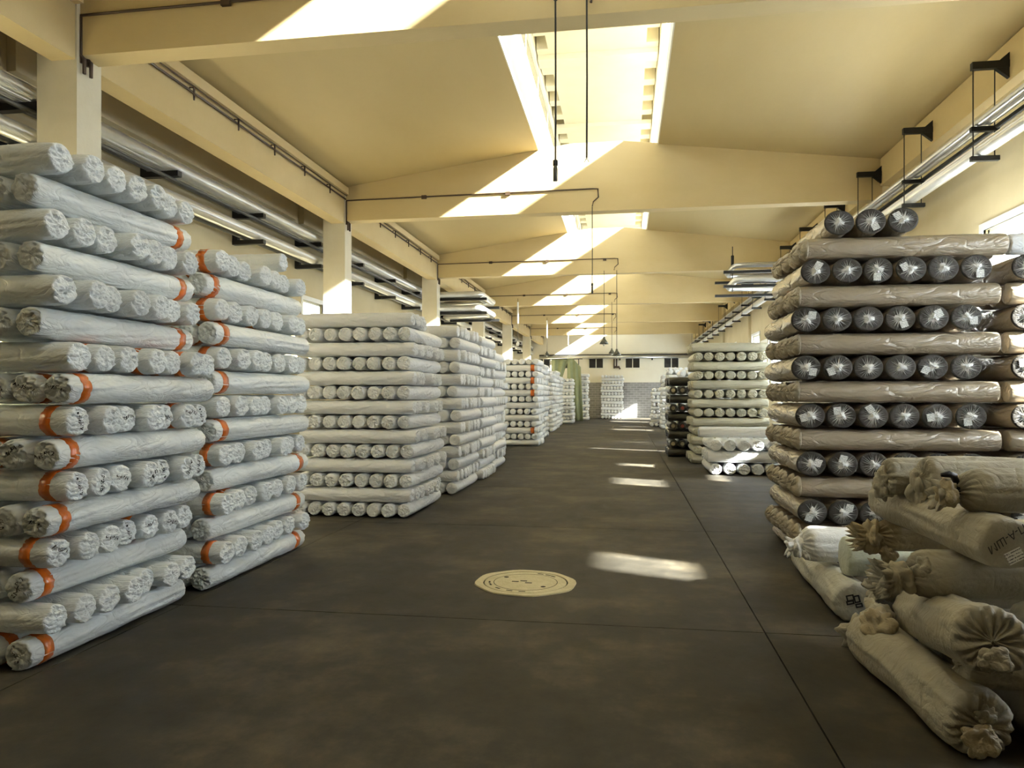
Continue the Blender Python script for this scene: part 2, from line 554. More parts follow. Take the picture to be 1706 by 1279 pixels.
MB().tube([(XL - 0.3, 0.1, 0.17), (XR, 0.1, 0.17)], 0.05, 8).build('upper_line', 'dark_pipe', fp, True)
for x in (-4, -1.6, -0.35, 1.9, 3.6):
    MB().box(x - 0.05, x + 0.05, -0.1, 0.25, -0.22, -0.11).build('bracket', 'black_steel', fp)
vv = empty('valve_pipe', (-0.75, YF - 0.15, 3.4), label='rusty vertical valve pipe between the two middle dark windows', cat='pipe')
MB().tube([(0, 0, 0.1), (0, 0, 0.78)], 0.05, 8).build('riser', 'conduit', vv, True)
MB().tube([(0.17, 0, 0.2), (0.17, 0, 0.78)], 0.05, 8).build('riser', 'conduit', vv, True)
MB().tube([(0.0, 0, 0.2), (0.35, 0, 0.2), (0.42, 0, 0.05)], 0.07, 8).build('valve', 'conduit', vv, True)

# ------------------------------------------------------------------ roof slabs, lantern
rs = empty('ceiling', (0, 0, 0), kind='structure', label='sloping tan painted concrete roof slabs on both sides of the lantern', cat='ceiling')
yy = [YB - 0.3] + [y + 0.19 for y in frame_y] + [YF + 0.3]
for k in range(len(yy) - 1):
    y0_, y1_ = yy[k], yy[k + 1]
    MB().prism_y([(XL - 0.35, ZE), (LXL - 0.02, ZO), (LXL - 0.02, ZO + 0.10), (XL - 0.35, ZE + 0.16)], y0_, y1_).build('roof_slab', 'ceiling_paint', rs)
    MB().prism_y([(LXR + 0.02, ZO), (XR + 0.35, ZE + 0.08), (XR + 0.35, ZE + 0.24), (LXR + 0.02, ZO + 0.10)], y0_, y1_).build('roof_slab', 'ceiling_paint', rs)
MB().box(XWL - 0.3, XL - 0.3, YB - 0.3, YF + 0.3, ZE, ZE + 0.16).build('roof_slab', 'ceiling_paint', rs)
MB().box(XR + 0.2, XWR + 0.3, YB - 0.3, YF + 0.3, ZE + 0.09, ZE + 0.25).build('roof_slab', 'ceiling_paint', rs)

lan = empty('roof_lantern', (0, 0, ZO), kind='structure', label='raised glazed roof lantern running along the ridge', cat='skylight')
zl = ZO
for x, s in ((LXL, -1), (LXR, 1)):
    ZG0 = 7.33 if s < 0 else 7.12
    xa, xb = sorted((x, x + s * 0.14))
    MB().box(xa, xb, YB - 0.3, YF + 0.3, ZO - zl, 6.86 - zl).build('curb', 'lantern_paint', lan)
    xa, xb = sorted((x + s * 0.03, x + s * 0.14))
    MB().box(xa, xb, YB - 0.3, YF + 0.3, 6.86 - zl, ZG0 - zl).build('upstand', 'lantern_paint', lan)
    xa, xb = sorted((x + s * 0.02, x + s * 0.16))
    MB().box(xa, xb, YB - 0.3, YF + 0.3, ZG1 - zl, ZLR + 0.3 - zl).build('edge_beam', 'lantern_paint', lan)
    y = YB - 0.3
    k = 0
    while y < YF:
        y2 = min(y + 1.9, YF + 0.3)
        MB().box(x + s * 0.06 - 0.012, x + s * 0.06 + 0.012, y - 0.012, y + 0.012, ZG0 - zl, ZG1 - zl).build('mullion', 'white_frame', lan)
        MB().box(x + s * 0.07 - 0.003, x + s * 0.07 + 0.003, y + 0.012, y2 - 0.012, ZG0 - zl, ZG1 - zl).build('pane', 'dusty_dim_glass', lan)
        y = y2
    xa, xb = sorted((x, x - s * 0.04))
    # ribbed strip under the lantern eaves: small open coffers between fins
    xi = x - s * 0.23
    y = YB
    while y < YF:
        a, b_ = sorted((x, xi))
        MB().box(a, b_, y - 0.15, y + 0.15, ZLR - zl, ZLR + 0.3 - zl).build('fin', 'lantern_paint', lan)
        y += 0.85
    portal('lantern_portal', (x + s * 0.15, (YB + YF) / 2, (ZG0 + ZG1) / 2), YF - YB, ZG1 - ZG0, (-s, 0, 0))
MB().box(LXL - 0.3, LXR + 0.3, YB - 0.3, YF + 0.3, ZLR + 0.3 - zl, ZLR + 0.42 - zl).build('roof_deck', 'lantern_paint', lan)
MB().box(LXL + 0.23, LXR - 0.23, YB - 0.3, YF + 0.3, ZLR - zl, ZLR + 0.3 - zl).build('roof_soffit', 'lantern_paint', lan)
for y in [Y0 + BAY * (k / 2) for k in range(-2, 13)]:
    if YB < y < YF:
        MB().box(LXL, LXR, y - 0.12, y + 0.28, ZLR - 0.10 - zl, ZLR - zl).build('cross_rib', 'lantern_paint', lan)
for y in (YB - 0.3, YF):
    MB().box(LXL - 0.15, LXR + 0.15, y, y + 0.3, 0, ZLR + 0.3 - zl).build('end_panel', 'lantern_paint', lan)

# ------------------------------------------------------------------ frames: cross beams, columns, long beams
XC = (LXL + LXR) / 2
for n, y in zip(NF, frame_y):
    r = empty(f'trim_{n + 2}', (0, y, 0), kind='structure', label='cream concrete roof frame with column and deep cross beam', cat='beam')
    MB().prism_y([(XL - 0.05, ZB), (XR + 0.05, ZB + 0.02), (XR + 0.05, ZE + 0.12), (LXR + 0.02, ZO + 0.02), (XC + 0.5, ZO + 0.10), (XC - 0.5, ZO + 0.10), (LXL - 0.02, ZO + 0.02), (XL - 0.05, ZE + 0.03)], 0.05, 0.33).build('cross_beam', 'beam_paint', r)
    MB().box(XL - 0.48, XL, 0.0, 0.37, 0, ZE).build('column', 'column_paint', r)
    MB().box(XR + 0.05, XWR, 0.0, 0.37, 4.1 if n == 0 else 0, ZE + 0.1).build('pilaster', 'wall_paint', r)
lb = empty('trim_left', (0, 0, 0), kind='structure', label='long tan concrete beam carried by the row of columns', cat='beam')
rb = empty('trim_right', (0, 0, 0), kind='structure', label='long cream concrete beam along the right eaves', cat='beam')
yy = [YB] + [y for y in frame_y] + [YF]
for k in range(len(yy) - 1):
    a, b_ = yy[k] + (0.37 if k else 0), yy[k + 1]
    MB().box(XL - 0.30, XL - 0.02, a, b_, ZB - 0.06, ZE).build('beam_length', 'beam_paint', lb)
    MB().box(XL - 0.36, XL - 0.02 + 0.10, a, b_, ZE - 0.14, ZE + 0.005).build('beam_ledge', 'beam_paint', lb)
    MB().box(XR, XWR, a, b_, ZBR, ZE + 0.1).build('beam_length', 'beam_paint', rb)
    MB().box(XWL, XWL + 0.12, a, b_, 5.35, ZE).build('wall_beam', 'wall_paint', lb)


# ------------------------------------------------------------------ pipes on the right wall
HX = (4.33, 4.58)
hang_y = [Y0 + 0.35 + 2.3 * k + 0.3 for k in range(-2, 19)]
pr = empty('hanging_pipe_rack', (XR, 0, 0), label='silver pipes on two levels hung from black brackets along right eaves', cat='pipes')
LOOP_R = (20.2, 22.0, 2.9)   # expansion loop: start, end, reach


def run_with_loop(x, z, r, loop, dx, m, name, parent, ox=0.0, n=12):
    a, b_, reach = loop
    k = dx
    pts = [(x, YB, z), (x, a - 0.1 + k, z), (x + math.copysign(0.1, reach - x), a + k, z), (reach + math.copysign(0.25, x - reach), a + k, z), (reach + math.copysign(0.06, x - reach), a + 0.06 + k, z),
           (reach, a + 0.25 + k, z), (reach, b_ - 0.25 - k, z), (reach + math.copysign(0.06, x - reach), b_ - 0.06 - k, z), (reach + math.copysign(0.25, x - reach), b_ - k, z), (x + math.copysign(0.1, reach - x), b_ - k, z), (x, b_ + 0.1 - k, z), (x, YF - 0.4, z)]
    return MB().tube([(p[0] - ox, p[1], p[2]) for p in pts], r, n).build(name, m, parent, True)


run_with_loop(4.52, 5.10, 0.062, LOOP_R, 0.0, 'silver_pipe', 'upper_pipe', pr, XR)
run_with_loop(4.40, 5.07, 0.042, LOOP_R, 0.0, 'silver_pipe', 'upper_pipe', pr, XR)
MB().tube([(4.60 - XR, YB, 5.0), (4.60 - XR, YF - 0.4, 5.0)], 0.03, 8).build('black_line', 'black_steel', pr, True)
run_with_loop(4.45, 4.73, 0.085, (20.2, 22.0, 2.95), 0.0, 'white_pipe', 'lower_pipe', pr, XR)
for y in hang_y:
    if y > YF - 1:
        continue
    h = MB()
    h.box(4.31 - XR, 0.0, y - 0.035, y + 0.035, 5.73, 5.82)
    hb = h.build('arm', 'black_steel', pr)
    MB().prism_y([(-0.16, 5.73), (-0.002, 5.60), (-0.002, 5.92), (-0.12, 5.82)], y - 0.03, y + 0.03).build('wall_plate', 'black_steel', pr)
    for x in HX:
        MB().tube([(x - XR, y, 5.75), (x - XR, y, 4.6)], 0.008, 6).build('rod', 'black_steel', pr)
    MB().box(4.30 - XR, 4.63 - XR, y - 0.03, y + 0.03, 4.95, 5.01).build('cross_bar', 'black_steel', pr)
    MB().box(4.30 - XR, 4.63 - XR, y - 0.03, y + 0.03, 4.58, 4.64).build('cross_bar', 'black_steel', pr)
for y in (20.15, 22.05):
    for z in (4.94, 4.56):
        MB().box(2.6 - XR, 4.3 - XR, y - 0.05, y + 0.05, z - 0.07, z).build('loop_support', 'black_steel', pr)
MB().tube([(2.95 - XR, 21.0, 4.5), (2.95 - XR, 21.0, 5.75)], 0.012, 6).build('rod', 'black_steel', pr)
MB().tube([(2.95 - XR, 21.0, 5.2), (2.95 - XR, 21.0, 5.5)], 0.04, 6).build('turnbuckle', 'black_steel', pr)

# pipes on the left wall
pl = empty('wall_pipe_rack', (XWL, 0, 0), label='insulated silver pipes on black arms along the left wall', cat='pipes')
LOOP_L = (24.0, 26.5, -4.75)
run_with_loop(-6.58, 5.00, 0.10, LOOP_L, 0.0, 'white_pipe', 'upper_pipe', pl, XWL)
run_with_loop(-6.78, 4.97, 0.055, (24.25, 26.2, -5.0), 0.0, 'silver_pipe', 'upper_pipe', pl, XWL)
MB().tube([(0.10, YB, 4.96), (0.10, YF - 0.4, 4.96)], 0.045, 8).build('dark_line', 'dark_pipe', pl, True)
run_with_loop(-6.60, 4.54, 0.10, LOOP_L, 0.0, 'white_pipe', 'lower_pipe', pl, XWL)
MB().tube([(0.18, YB, 4.50), (0.18, YF - 0.4, 4.50)], 0.05, 8).build('dark_line', 'dark_pipe', pl, True)
MB().tube([(0.46, YB, 4.80), (0.46, YF - 0.4, 4.80)], 0.03, 8).build('dark_line', 'dark_pipe', pl, True)
y = 12.33 - 2.533 * 5
while y < YF - 1:
    for z in (4.90, 4.43):
        MB().box(0.0, 0.60, y - 0.05, y + 0.05, z - 0.08, z).build('arm', 'black_steel', pl)
        MB().box(0.0, 0.10, y - 0.05, y + 0.05, z, z + 0.26).build('arm_plate', 'black_steel', pl)
    y += 2.533
for y in (24.0, 26.5):
    for z in (4.88, 4.42):
        MB().box(0.6, 2.45, y - 0.06, y + 0.06, z - 0.09, z).build('loop_support', 'black_steel', pl)

# ------------------------------------------------------------------ conduits on the frames and long beam, pendant lamps
for i, (n, y) in enumerate(zip(NF, frame_y)):
    xe = (-0.30, -0.30, -0.62, -0.30, -0.40, -0.55, -0.6)[i]
    which = {-1: 'behind the viewer', 0: 'on the nearest cross beam', 1: 'on the second cross beam', 2: 'on the third cross beam', 3: 'on the fourth cross beam', 4: 'on the fifth cross beam', 5: 'on the farthest cross beam'}[n]
    if n == -1:
        continue
    c = empty('beam_conduit', (XL, y, 5.7), label=f'thin dark electrical conduit with hooks {which}', cat='conduit', group='conduits on the cross beams')
    zz = 0.02
    MB().tube([(0.02, 0.03, zz), (xe - XL, 0.03, zz + 0.03)], 0.014, 6).build('conduit_run', 'conduit', c)
    MB().tube([(xe - XL, 0.03, zz + 0.03), (xe - XL + 0.09, 0.02, zz + 0.02), (xe - XL + 0.10, 0.0, zz - 0.15), (xe - XL + 0.0, -0.01, zz - 0.24), (xe - XL - 0.02, -0.02, zz - 0.33)], 0.013, 6).build('end_hook', 'conduit', c)
    k = 1.7
    while k < xe - XL:
        MB().box(k - 0.05, k + 0.05, 0.01, 0.05, zz - 0.03, zz + 0.04).build('junction_box', 'conduit', c)
        k += 1.75
    for q in (0.07, 0.17):
        MB().tube([(0.012, q - 0.02, zz), (0.012, q - 0.02, zz - 0.5)], 0.016, 6).build('drop_pipe', 'conduit', c)
        MB().tube([(0.012, q - 0.02, zz - 0.42), (0.05, q - 0.02, zz - 0.46), (0.05, q - 0.02, zz - 0.62)], 0.02, 6).build('bent_hook', 'conduit', c)
    # run along the long beam behind this frame
    y2 = (frame_y + [YF])[i + 1] - y
    lc = empty('hook_rail', (XL, y, 5.78), label=f'dark cable rail with small hooks on the long left beam {which.replace("on the", "past the")}', cat='conduit', group='hook rails on the left beam')
    MB().tube([(0.02, 0.38, -0.04), (0.02, y2, -0.04)], 0.016, 6).build('rail', 'conduit', lc)
    MB().tube([(0.04, 0.38, 0.03), (0.04, y2, 0.03)], 0.008, 6).build('cable', 'conduit', lc)
    for k in range(6):
        yk = 0.9 + k * 1.15
        MB().tube([(0.0, yk, 0.0), (0.07, yk, 0.0), (0.07, yk, -0.17)], 0.013, 6).build('hook', 'conduit', lc)

pend = [  # x, frame index, top, bottom, kind, label
    (-0.66, 0, 5.47, 3.70, 'holder', 'nearest hanging wire with a bare grey lamp holder below the first beam'),
    (-0.36, 0, 5.47, 3.86, 'bare', 'hanging wire with a frayed bare end below the first beam'),
    (-0.64, 1, 5.38, 3.66, 'holder', 'thin hanging wire with small lamp holder below the second beam'),
    (-0.62, 2, 5.38, 3.22, 'cone', 'dark cone shade pendant hanging highest under the third beam'),
    (-0.24, 2, 5.38, 2.86, 'cone', 'dark cone shade pendant below the conduit end of the third beam'),
    (-0.52, 3, 5.38, 3.35, 'cone', 'dark cone shade pendant on the long wire of the fourth beam'),
    (-4.35, 3, 5.60, 3.75, 'stick', 'white tube pendant with tiny lamp near the left columns'),
    (-3.95, 4, 5.60, 3.70, 'stickcone', 'white tube pendant with cone shade above the far left stacks'),
    (-3.45, 5, 5.60, 3.95, 'stick', 'farthest white tube pendant in the sunlit patch'),
]
for x, fi, zt, zb, kind, lab in pend:
    y = frame_y[fi + 1] - 0.02
    p = empty('pendant_lamp', (x, y, zb), label=lab, cat='lamp', group='pendants under the roof beams')
    hgt = zt - zb
    MB().tube([(0, 0, 0.05), (0.003, 0, hgt * 0.5), (0, 0, hgt)], 0.009 if fi == 0 else 0.008, 6).build('wire', 'black_steel', p)
    if fi == 0:
        MB().tube([(0, 0.02, hgt - 0.02), (0, 0.02, hgt + 0.05), (0, 0.05, hgt + 0.06)], 0.02, 6).build('hook', 'black_steel', p)
    if kind in ('holder',):
        MB().tube([(0, 0, 0.0), (0, 0, 0.12), (0, 0, 0.16)], [0.022, 0.022, 0.012], 10).build('lamp_holder', 'lamp_shade', p, True)
        MB().tube([(0, 0, 0.15), (0, 0, 0.2)], 0.024, 8).build('cap', 'black_steel', p)
    if kind == 'bare':
        for a in (-1, 1):
            MB().tube([(0, 0, 0.05), (a * 0.02, 0, 0.01), (a * 0.03, 0, 0.02)], 0.005, 5).build('wire_end', 'lamp_white', p)
    if 'cone' in kind:
        MB().tube([(0, 0, -0.05), (0, 0, 0.04), (0, 0, 0.10), (0, 0, 0.16)], [0.14, 0.085, 0.04, 0.03], 16).build('shade', 'lamp_shade', p, True)
        MB().tube([(0, 0, -0.11), (0, 0, -0.08), (0, 0, -0.04)], [0.02, 0.045, 0.02], 10).build('bulb', 'lamp_white', p, True)
    if 'stick' in kind:
        MB().tube([(0, 0, hgt * 0.45), (0, 0, hgt * 0.92)], 0.035, 8).build('white_tube', 'lamp_white', p)
        if kind == 'stick':
            MB().tube([(0, 0, -0.1), (0, 0, 0.0), (0, 0, 0.1)], [0.05, 0.07, 0.02], 10).build('bulb', 'lamp_white', p, True)

# ------------------------------------------------------------------ fabric rolls: shapes
V = Vector


class RollShape:
    """film-wrapped roll along local X, centred on the origin"""

    def __init__(s, seed, R=0.1, L=1.5, crumple=0.017, twist=None, taper=None, wrinkle=0.010, lump=0.04):
        rnd = random.Random(seed)
        s.R, s.L, s.cr, s.wr, s.lump = R, L, crumple, wrinkle, lump
        s.o = V((rnd.uniform(-50, 50), rnd.uniform(-50, 50), rnd.uniform(-50, 50)))
        s.tw = twist if twist is not None else rnd.choice([0, 1.2, -1.2, 2.6, -2.6, 0.5])
        s.taper = [taper if taper is not None else rnd.uniform(0.0, 0.07) for _ in (0, 1)]
        s.k = rnd.randint(9, 15)
        s.ph = rnd.uniform(0, 6)

    def body(s, th, x):
        a = th + s.tw * x
        ct, st = math.cos(th), math.sin(th)
        n1 = noise.noise(V((ct * 0.9, st * 0.9, x * 1.6)) + s.o)
        n2 = noise.noise(V((math.cos(a) * 3.2, math.sin(a) * 3.2, x * 0.9)) + s.o * 1.7)
        n3 = noise.noise(V((math.cos(a) * 1.6, math.sin(a) * 1.6, x * 5.0)) + s.o * 0.6)
        e = s.L / 2 - abs(x)
        w = 0.30 + 0.70 * min(1.0, e / 0.22)
        r = s.R * (1 + s.lump * n1 * w) + w * (s.wr * (0.7 - 2.2 * abs(n2)) + s.wr * 0.5 * n3)
        if e < 0.10:
            t = s.taper[0 if x < 0 else 1] * (1 - e / 0.10) ** 2
            r *= 1 - t
        return r

    def end(s, th, rf, side):
        """axial offset of the end surface"""
        y, z = rf * math.cos(th), rf * math.sin(th)
        q = V((y * 2.3, z * 2.3, side * 7.0)) + s.o
        d, pts = noise.voronoi(q)
        crease = min(d[1] - d[0], 0.5)
        facet = noise.noise_vector(pts[0] * 3.7).dot(q - pts[0])
        q2 = q * 2.1 + V((5, 5, 5))
        d2, pts2 = noise.voronoi(q2)
        facet += 0.45 * noise.noise_vector(pts2[0] * 3.7).dot(q2 - pts2[0])
        f = noise.noise(V((y * 6, z * 6, side * 3.0)) + s.o)
        rad = abs(math.sin(s.k * 0.5 * th + s.ph + 2 * f)) * rf
        return 0.006 * (1 - rf * rf) + s.cr * (crease * 0.7 + 1.9 * facet + 0.5 * f - 0.12 * rad)


END_RINGS = [(1.0, -0.028), (0.988, -0.012), (0.955, -0.003), (0.90, 0.0), (0.82, 0), (0.73, 0), (0.64, 0), (0.55, 0), (0.46, 0), (0.37, 0), (0.28, 0), (0.18, 0), (0.08, 0)]


def roll_mesh(name, sh, m, nseg=56, nbody=26):
    vs, fs = [], []
    ths = [2 * math.pi * j / nseg for j in range(nseg)]
    h = sh.L / 2

    def ring(side, rf, off):
        x0 = side * (h - 0.028)
        out = []
        for th in ths:
            r = sh.body(th, x0) * rf
            w = min(1, max(0, (1.0 - rf) / 0.10))
            ax = h + off + (sh.end(th, rf, side) * w)
            out.append((side * ax, r * math.cos(th), r * math.sin(th)))
        return out
    rings = []
    for rf, off in reversed(END_RINGS):
        rings.append(ring(-1, rf, off))
    for i in range(1, nbody):
        x = -h + 0.028 + (sh.L - 0.056) * i / nbody
        rings.append([(x, sh.body(t, x) * math.cos(t), sh.body(t, x) * math.sin(t)) for t in ths])
    for rf, off in END_RINGS:
        rings.append(ring(1, rf, off))
    for r in rings:
        vs += r
    n = len(rings)
    for i in range(n - 1):
        for j in range(nseg):
            k = (j + 1) % nseg
            fs.append((i * nseg + j, (i + 1) * nseg + j, (i + 1) * nseg + k, i * nseg + k))
    c0 = len(vs)
    vs.append((-(h + sh.end(0, 0, -1)), 0, 0))
    vs.append((h + sh.end(0, 0, 1), 0, 0))
    for j in range(nseg):
        k = (j + 1) % nseg
        fs.append((c0, j, k))
        fs.append((c0 + 1, (n - 1) * nseg + k, (n - 1) * nseg + j))
    return MB().add(vs, fs).mesh(name, m, True)


def tape_mesh(name, sh, xa, xb, m='tape_orange', nseg=40):
    vs, fs = [], []
    prof = [(xa, -0.006), (xa, 0.0025), ((xa + xb) / 2, 0.003), (xb, 0.0025), (xb, -0.006)]
    for x, off in prof:
        for j in range(nseg):
            t = 2 * math.pi * j / nseg
            r = sh.body(t, x) + off
            vs.append((x, r * math.cos(t), r * math.sin(t)))
    for i in range(len(prof) - 1):
        for j in range(nseg):
            k = (j + 1) % nseg
            fs.append((i * nseg + j, (i + 1) * nseg + j, (i + 1) * nseg + k, i * nseg + k))
    return MB().add(vs, fs).mesh(name, m, True)


def text_polys(body, size, shear=0.25):
    cu = bpy.data.curves.new('t', 'FONT')
    cu.body = body
    cu.size = size
    cu.shear = shear
    cu.align_x = 'CENTER'
    cu.align_y = 'CENTER'
    cu.resolution_u = 2
    o = bpy.data.objects.new('t', cu)
    COL.objects.link(o)
    dg = bpy.context.evaluated_depsgraph_get()
    me = bpy.data.meshes.new_from_object(o.evaluated_get(dg))
    bm = bmesh.new()
    bm.from_mesh(me)
    bmesh.ops.triangulate(bm, faces=bm.faces)
    vs = [tuple(v.co) for v in bm.verts]
    fs = [tuple(v.index for v in f.verts) for f in bm.faces]
    bm.free()
    bpy.data.objects.remove(o)
    bpy.data.meshes.remove(me)
    return vs, fs


def writing_mesh(name, sh, side, body, size, rot, oy, oz):
    """hand lettering laid onto the crumpled end of a roll"""
    vs, fs = text_polys(body, size)
    out = []
    c, s_ = math.cos(rot), math.sin(rot)
    for (u, v, _) in vs:
        v += 0.006 * math.sin(u * 60)
        a, b_ = u * c - v * s_ + oy, u * s_ + v * c + oz
        # seen from outside: for side -1 the viewer's right is local -Y after the turn
        yv = -a if side < 0 else a
        r = math.hypot(yv, b_)
        th = math.atan2(b_, yv)
        rf = min(0.9, r / sh.R)
        k = rf * sh.R / max(r, 1e-6)
        ax = sh.L / 2 + sh.end(th, rf, side) + 0.0035
        out.append((side * ax, yv * k, b_ * k))
    return MB().add(out, fs).mesh(name, 'ink')


WORDS = ['2M5-P12', 'AM45-P1', 'M15-P12', '0M5-P2', 'ДM5-42', 'M5-P14']


def mesh_box(me):
    v = np.empty(len(me.vertices) * 3)
    me.vertices.foreach_get('co', v)
    v = v.reshape(-1, 3)
    return v.min(0), v.max(0)


def variants(m, n, seed0, R=0.1, L=1.5, write=False, **k):
    out = []
    for i in range(n):
        sh = RollShape(seed0 + i, R, L, **k)
        d = dict(sh=sh, mesh=roll_mesh('wrapped_roll', sh, m))
        d['box'] = mesh_box(d['mesh'])
        d['tape'] = {1: tape_mesh('orange_tape', sh, L / 2 - 0.180, L / 2 - 0.108), -1: tape_mesh('orange_tape', sh, -L / 2 + 0.085, -L / 2 + 0.157)}
        if write:
            rr = random.Random(i)
            d['ink'] = {q: writing_mesh('handwriting', sh, q, WORDS[(i + (q > 0)) % len(WORDS)], 0.040, rr.uniform(-0.6, 0.6) + (1.45 if i % 3 == 0 else 0), rr.uniform(-.015, .015), rr.uniform(-0.01, 0.03)) for q in (1, -1)}
        out.append(d)
    return out


RND = random.Random(11)
COOL = variants('film_cool', 12, 100, write=True)
WARM = variants('film_warm', 9, 300)
BEIGE = variants('film_beige', 7, 500, R=0.105, L=1.6)
WHITE = variants('film_warm', 6, 700, R=0.12, L=1.6, lump=0.02)
DARK = variants('film_dark', 5, 800, R=0.115, L=1.5)


def put_roll(var, name, loc, axis, L, R, label, group, tape=(), ink=(), flip=False, yaw=0.0, cat='fabric roll', squash=1.0, roll=0.0, Rh=None):
    """axis 'x': +X end faces +x (or -x when flip); axis 'y': -X end faces the viewer"""
    o = link(name, var['mesh'], None, loc)
    o.rotation_mode = 'XYZ'
    rz = (math.pi if flip else 0.0) if axis == 'x' else math.pi / 2
    o.rotation_euler = (roll, 0, rz + yaw)
    sx = L / var['sh'].L
    lo, hi = var['box']
    Rh = Rh or R
    sy, sz = 2 * Rh / (hi[1] - lo[1]), 2 * R / (hi[2] - lo[2])
    o.scale = (sx, sy, sz)
    cy, cz = -(hi[1] + lo[1]) / 2 * sy, -(hi[2] + lo[2]) / 2 * sz
    o.location = V(loc) + Matrix.Rotation(rz, 3, 'Z') @ V((0, cy, cz))
    o['label'] = label
    o['category'] = cat
    o['group'] = group
    for q in tape:
        link('orange_tape', var['tape'][q], o, label='orange adhesive tape band')
    for q in ink:
        link('handwriting', var['ink'][q], o, label='black handwritten code on the wrapped end')
    return o


def left_stack(sname, pool, xface, y0, y1, layers, pitch, first, ny, nx, group, tapes=None, inks=None, dxl=None, dyl=None, Lx=1.5, seed=0, top_n=None, word='white', skip=()):
    """first: axis of the bottom layer. layers counted from the floor. x layers show their ends to the aisle."""
    rnd = random.Random(seed)
    Ly = y1 - y0
    tapes = tapes or {}
    inks = inks or {}
    for l in range(1, layers + 1):
        ax = first if l % 2 else ('y' if first == 'x' else 'x')
        z = pitch * (l - 0.5)
        dx = (dxl or {}).get(l, 0.0)
        dy = (dyl or {}).get(l, 0.0)
        if ax == 'x':
            n = nx
            if top_n and l in top_n:
                n = top_n[l]
            step = Ly / nx
            for i in range(n):
                if (l, i) in skip:
                    continue
                R = pitch / 2 * rnd.uniform(0.965, 0.995)
                Rh = step / 2 * rnd.uniform(0.91, 0.985)
                L = Lx * rnd.uniform(0.97, 1.0)
                xe = xface + dx + rnd.uniform(-0.055, 0.045)
                tp = [1] if i in tapes.get(l, ()) else []
                ik = [1] if inks.get(l) and rnd.random() < 0.85 else []
                lab = f"{ORD[i + 1]} {'orange-taped ' if tp else ''}{word} roll end from the near corner, {ORD[l]} layer up, {sname}"
                put_roll(rnd.choice(pool), 'fabric_roll', (xe - L / 2, y0 + dy + step * (i + 0.5), z - pitch / 2 + R + 0.0005), 'x', L, R, lab, group, tp, ik, Rh=Rh)
        else:
            step = Lx / ny[1]
            for i in range(ny[0]):
                if (l, i) in skip:
                    continue
                R = pitch / 2 * rnd.uniform(0.98, 0.997)
                Rh = step / 2 * rnd.uniform(0.94, 0.985)
                L = Ly * rnd.uniform(0.975, 1.0)
                t = tapes.get(l)
                tp = list(t) if (t and (i == 0 or rnd.random() < 0.6)) else []
                ik = [-1] if inks.get(l) else []
                if i == 0:
                    lab = f"{'orange-taped ' if tp else ''}{word} roll lying along the aisle edge, {ORD[l]} layer up, {sname}"
                else:
                    lab = f"{ORD[i + 1]} lengthwise {word} roll in from the aisle, {ORD[l]} layer up, {sname}"
                put_roll(rnd.choice(pool), 'fabric_roll', (xface + dx - step * (i + 0.5) - 0.01, y0 + dy + Ly / 2 + rnd.uniform(-0.02, 0.02), z - pitch / 2 + R + 0.0005), 'y', L, R, lab, group, tp, ik, Rh=Rh)


# nearest left stack: 16 layers, the bottom one lengthwise
G1 = 'white rolls of the nearest left stack'
left_stack('nearest left stack', COOL, -3.34, 3.84, 5.40, 16, 0.1985, 'y', (3, 7), 7, G1,
           tapes={1: [-1], 3: [-1], 4: (0, 4), 5: [-1], 6: (0,), 7: [-1], 8: (0, 5), 9: [-1], 10: (1, 3, 4, 5), 11: [1], 13: [1], 15: [1]},
           inks={k: True for k in (1, 3, 4, 5, 6, 7, 8, 9)},
           dxl={1: -0.10, 3: -0.11, 5: 0.02, 7: 0.06, 9: 0.10, 11: -0.04, 13: -0.04, 15: -0.06, 2: -0.04, 4: -0.03, 6: 0.03, 8: 0.07, 10: 0.09, 12: 0.02, 14: -0.01, 16: -0.02},
           dyl={6: 0.05, 8: 0.06, 9: 0.05, 10: 0.08, 16: 0.0}, Lx=1.5, seed=3, top_n={16: 7})
# second left stack
G2 = 'white rolls of the second left stack'
left_stack('second left stack', COOL, -3.36, 5.64, 7.48, 14, 0.2065, 'y', (3, 7), 7, G2,
           tapes={1: [1], 2: (0,), 3: [1], 4: (0, 1), 5: [1], 6: (0,), 7: [-1], 9: [-1], 10: (0,), 11: [-1], 12: (0, 1, 3), 13: [-1], 14: (0,)},
           dxl={1: -0.03, 3: -0.03, 5: 0.0, 7: 0.02, 9: 0.03, 11: 0.03, 13: -0.05, 14: -0.05, 12: 0.0}, Lx=1.5, seed=5)
put_roll(COOL[4], 'fabric_roll', (-4.15, 7.0, 0.2065 * 14 + 0.1), 'x', 1.45, 0.098, 'single loose white roll lying on top of the second left stack', G2)
# third left stack (ends facing the viewer on the bottom layer)
G3 = 'white rolls of the third left stack'
left_stack('third left stack', WARM, -2.80, 9.40, 11.10, 14, 0.197, 'y', (8, 8), 8, G3, Lx=1.68, seed=7,
           dxl={14: -0.03, 13: 0.02, 1: 0.0, 2: 0.02, 3: 0.03, 4: 0.04, 5: 0.05, 6: 0.04}, top_n={14: 5})
# ------------------------------------------------------------------ brown plastic-wrapped rolls on the right


class BrownShape(RollShape):
    pass


def brown_body(name, seed, R, L, m='fabric_brown'):
    sh = RollShape(seed, R * 0.975, L, crumple=0.003, taper=0.02, wrinkle=0.0075, lump=0.025, twist=random.Random(seed).choice([1.5, -1.5, 2.5]))
    me = roll_mesh(name, sh, m, 36, 20)
    fit_mesh(me, R * 0.995, R * 0.995)
    return sh, me


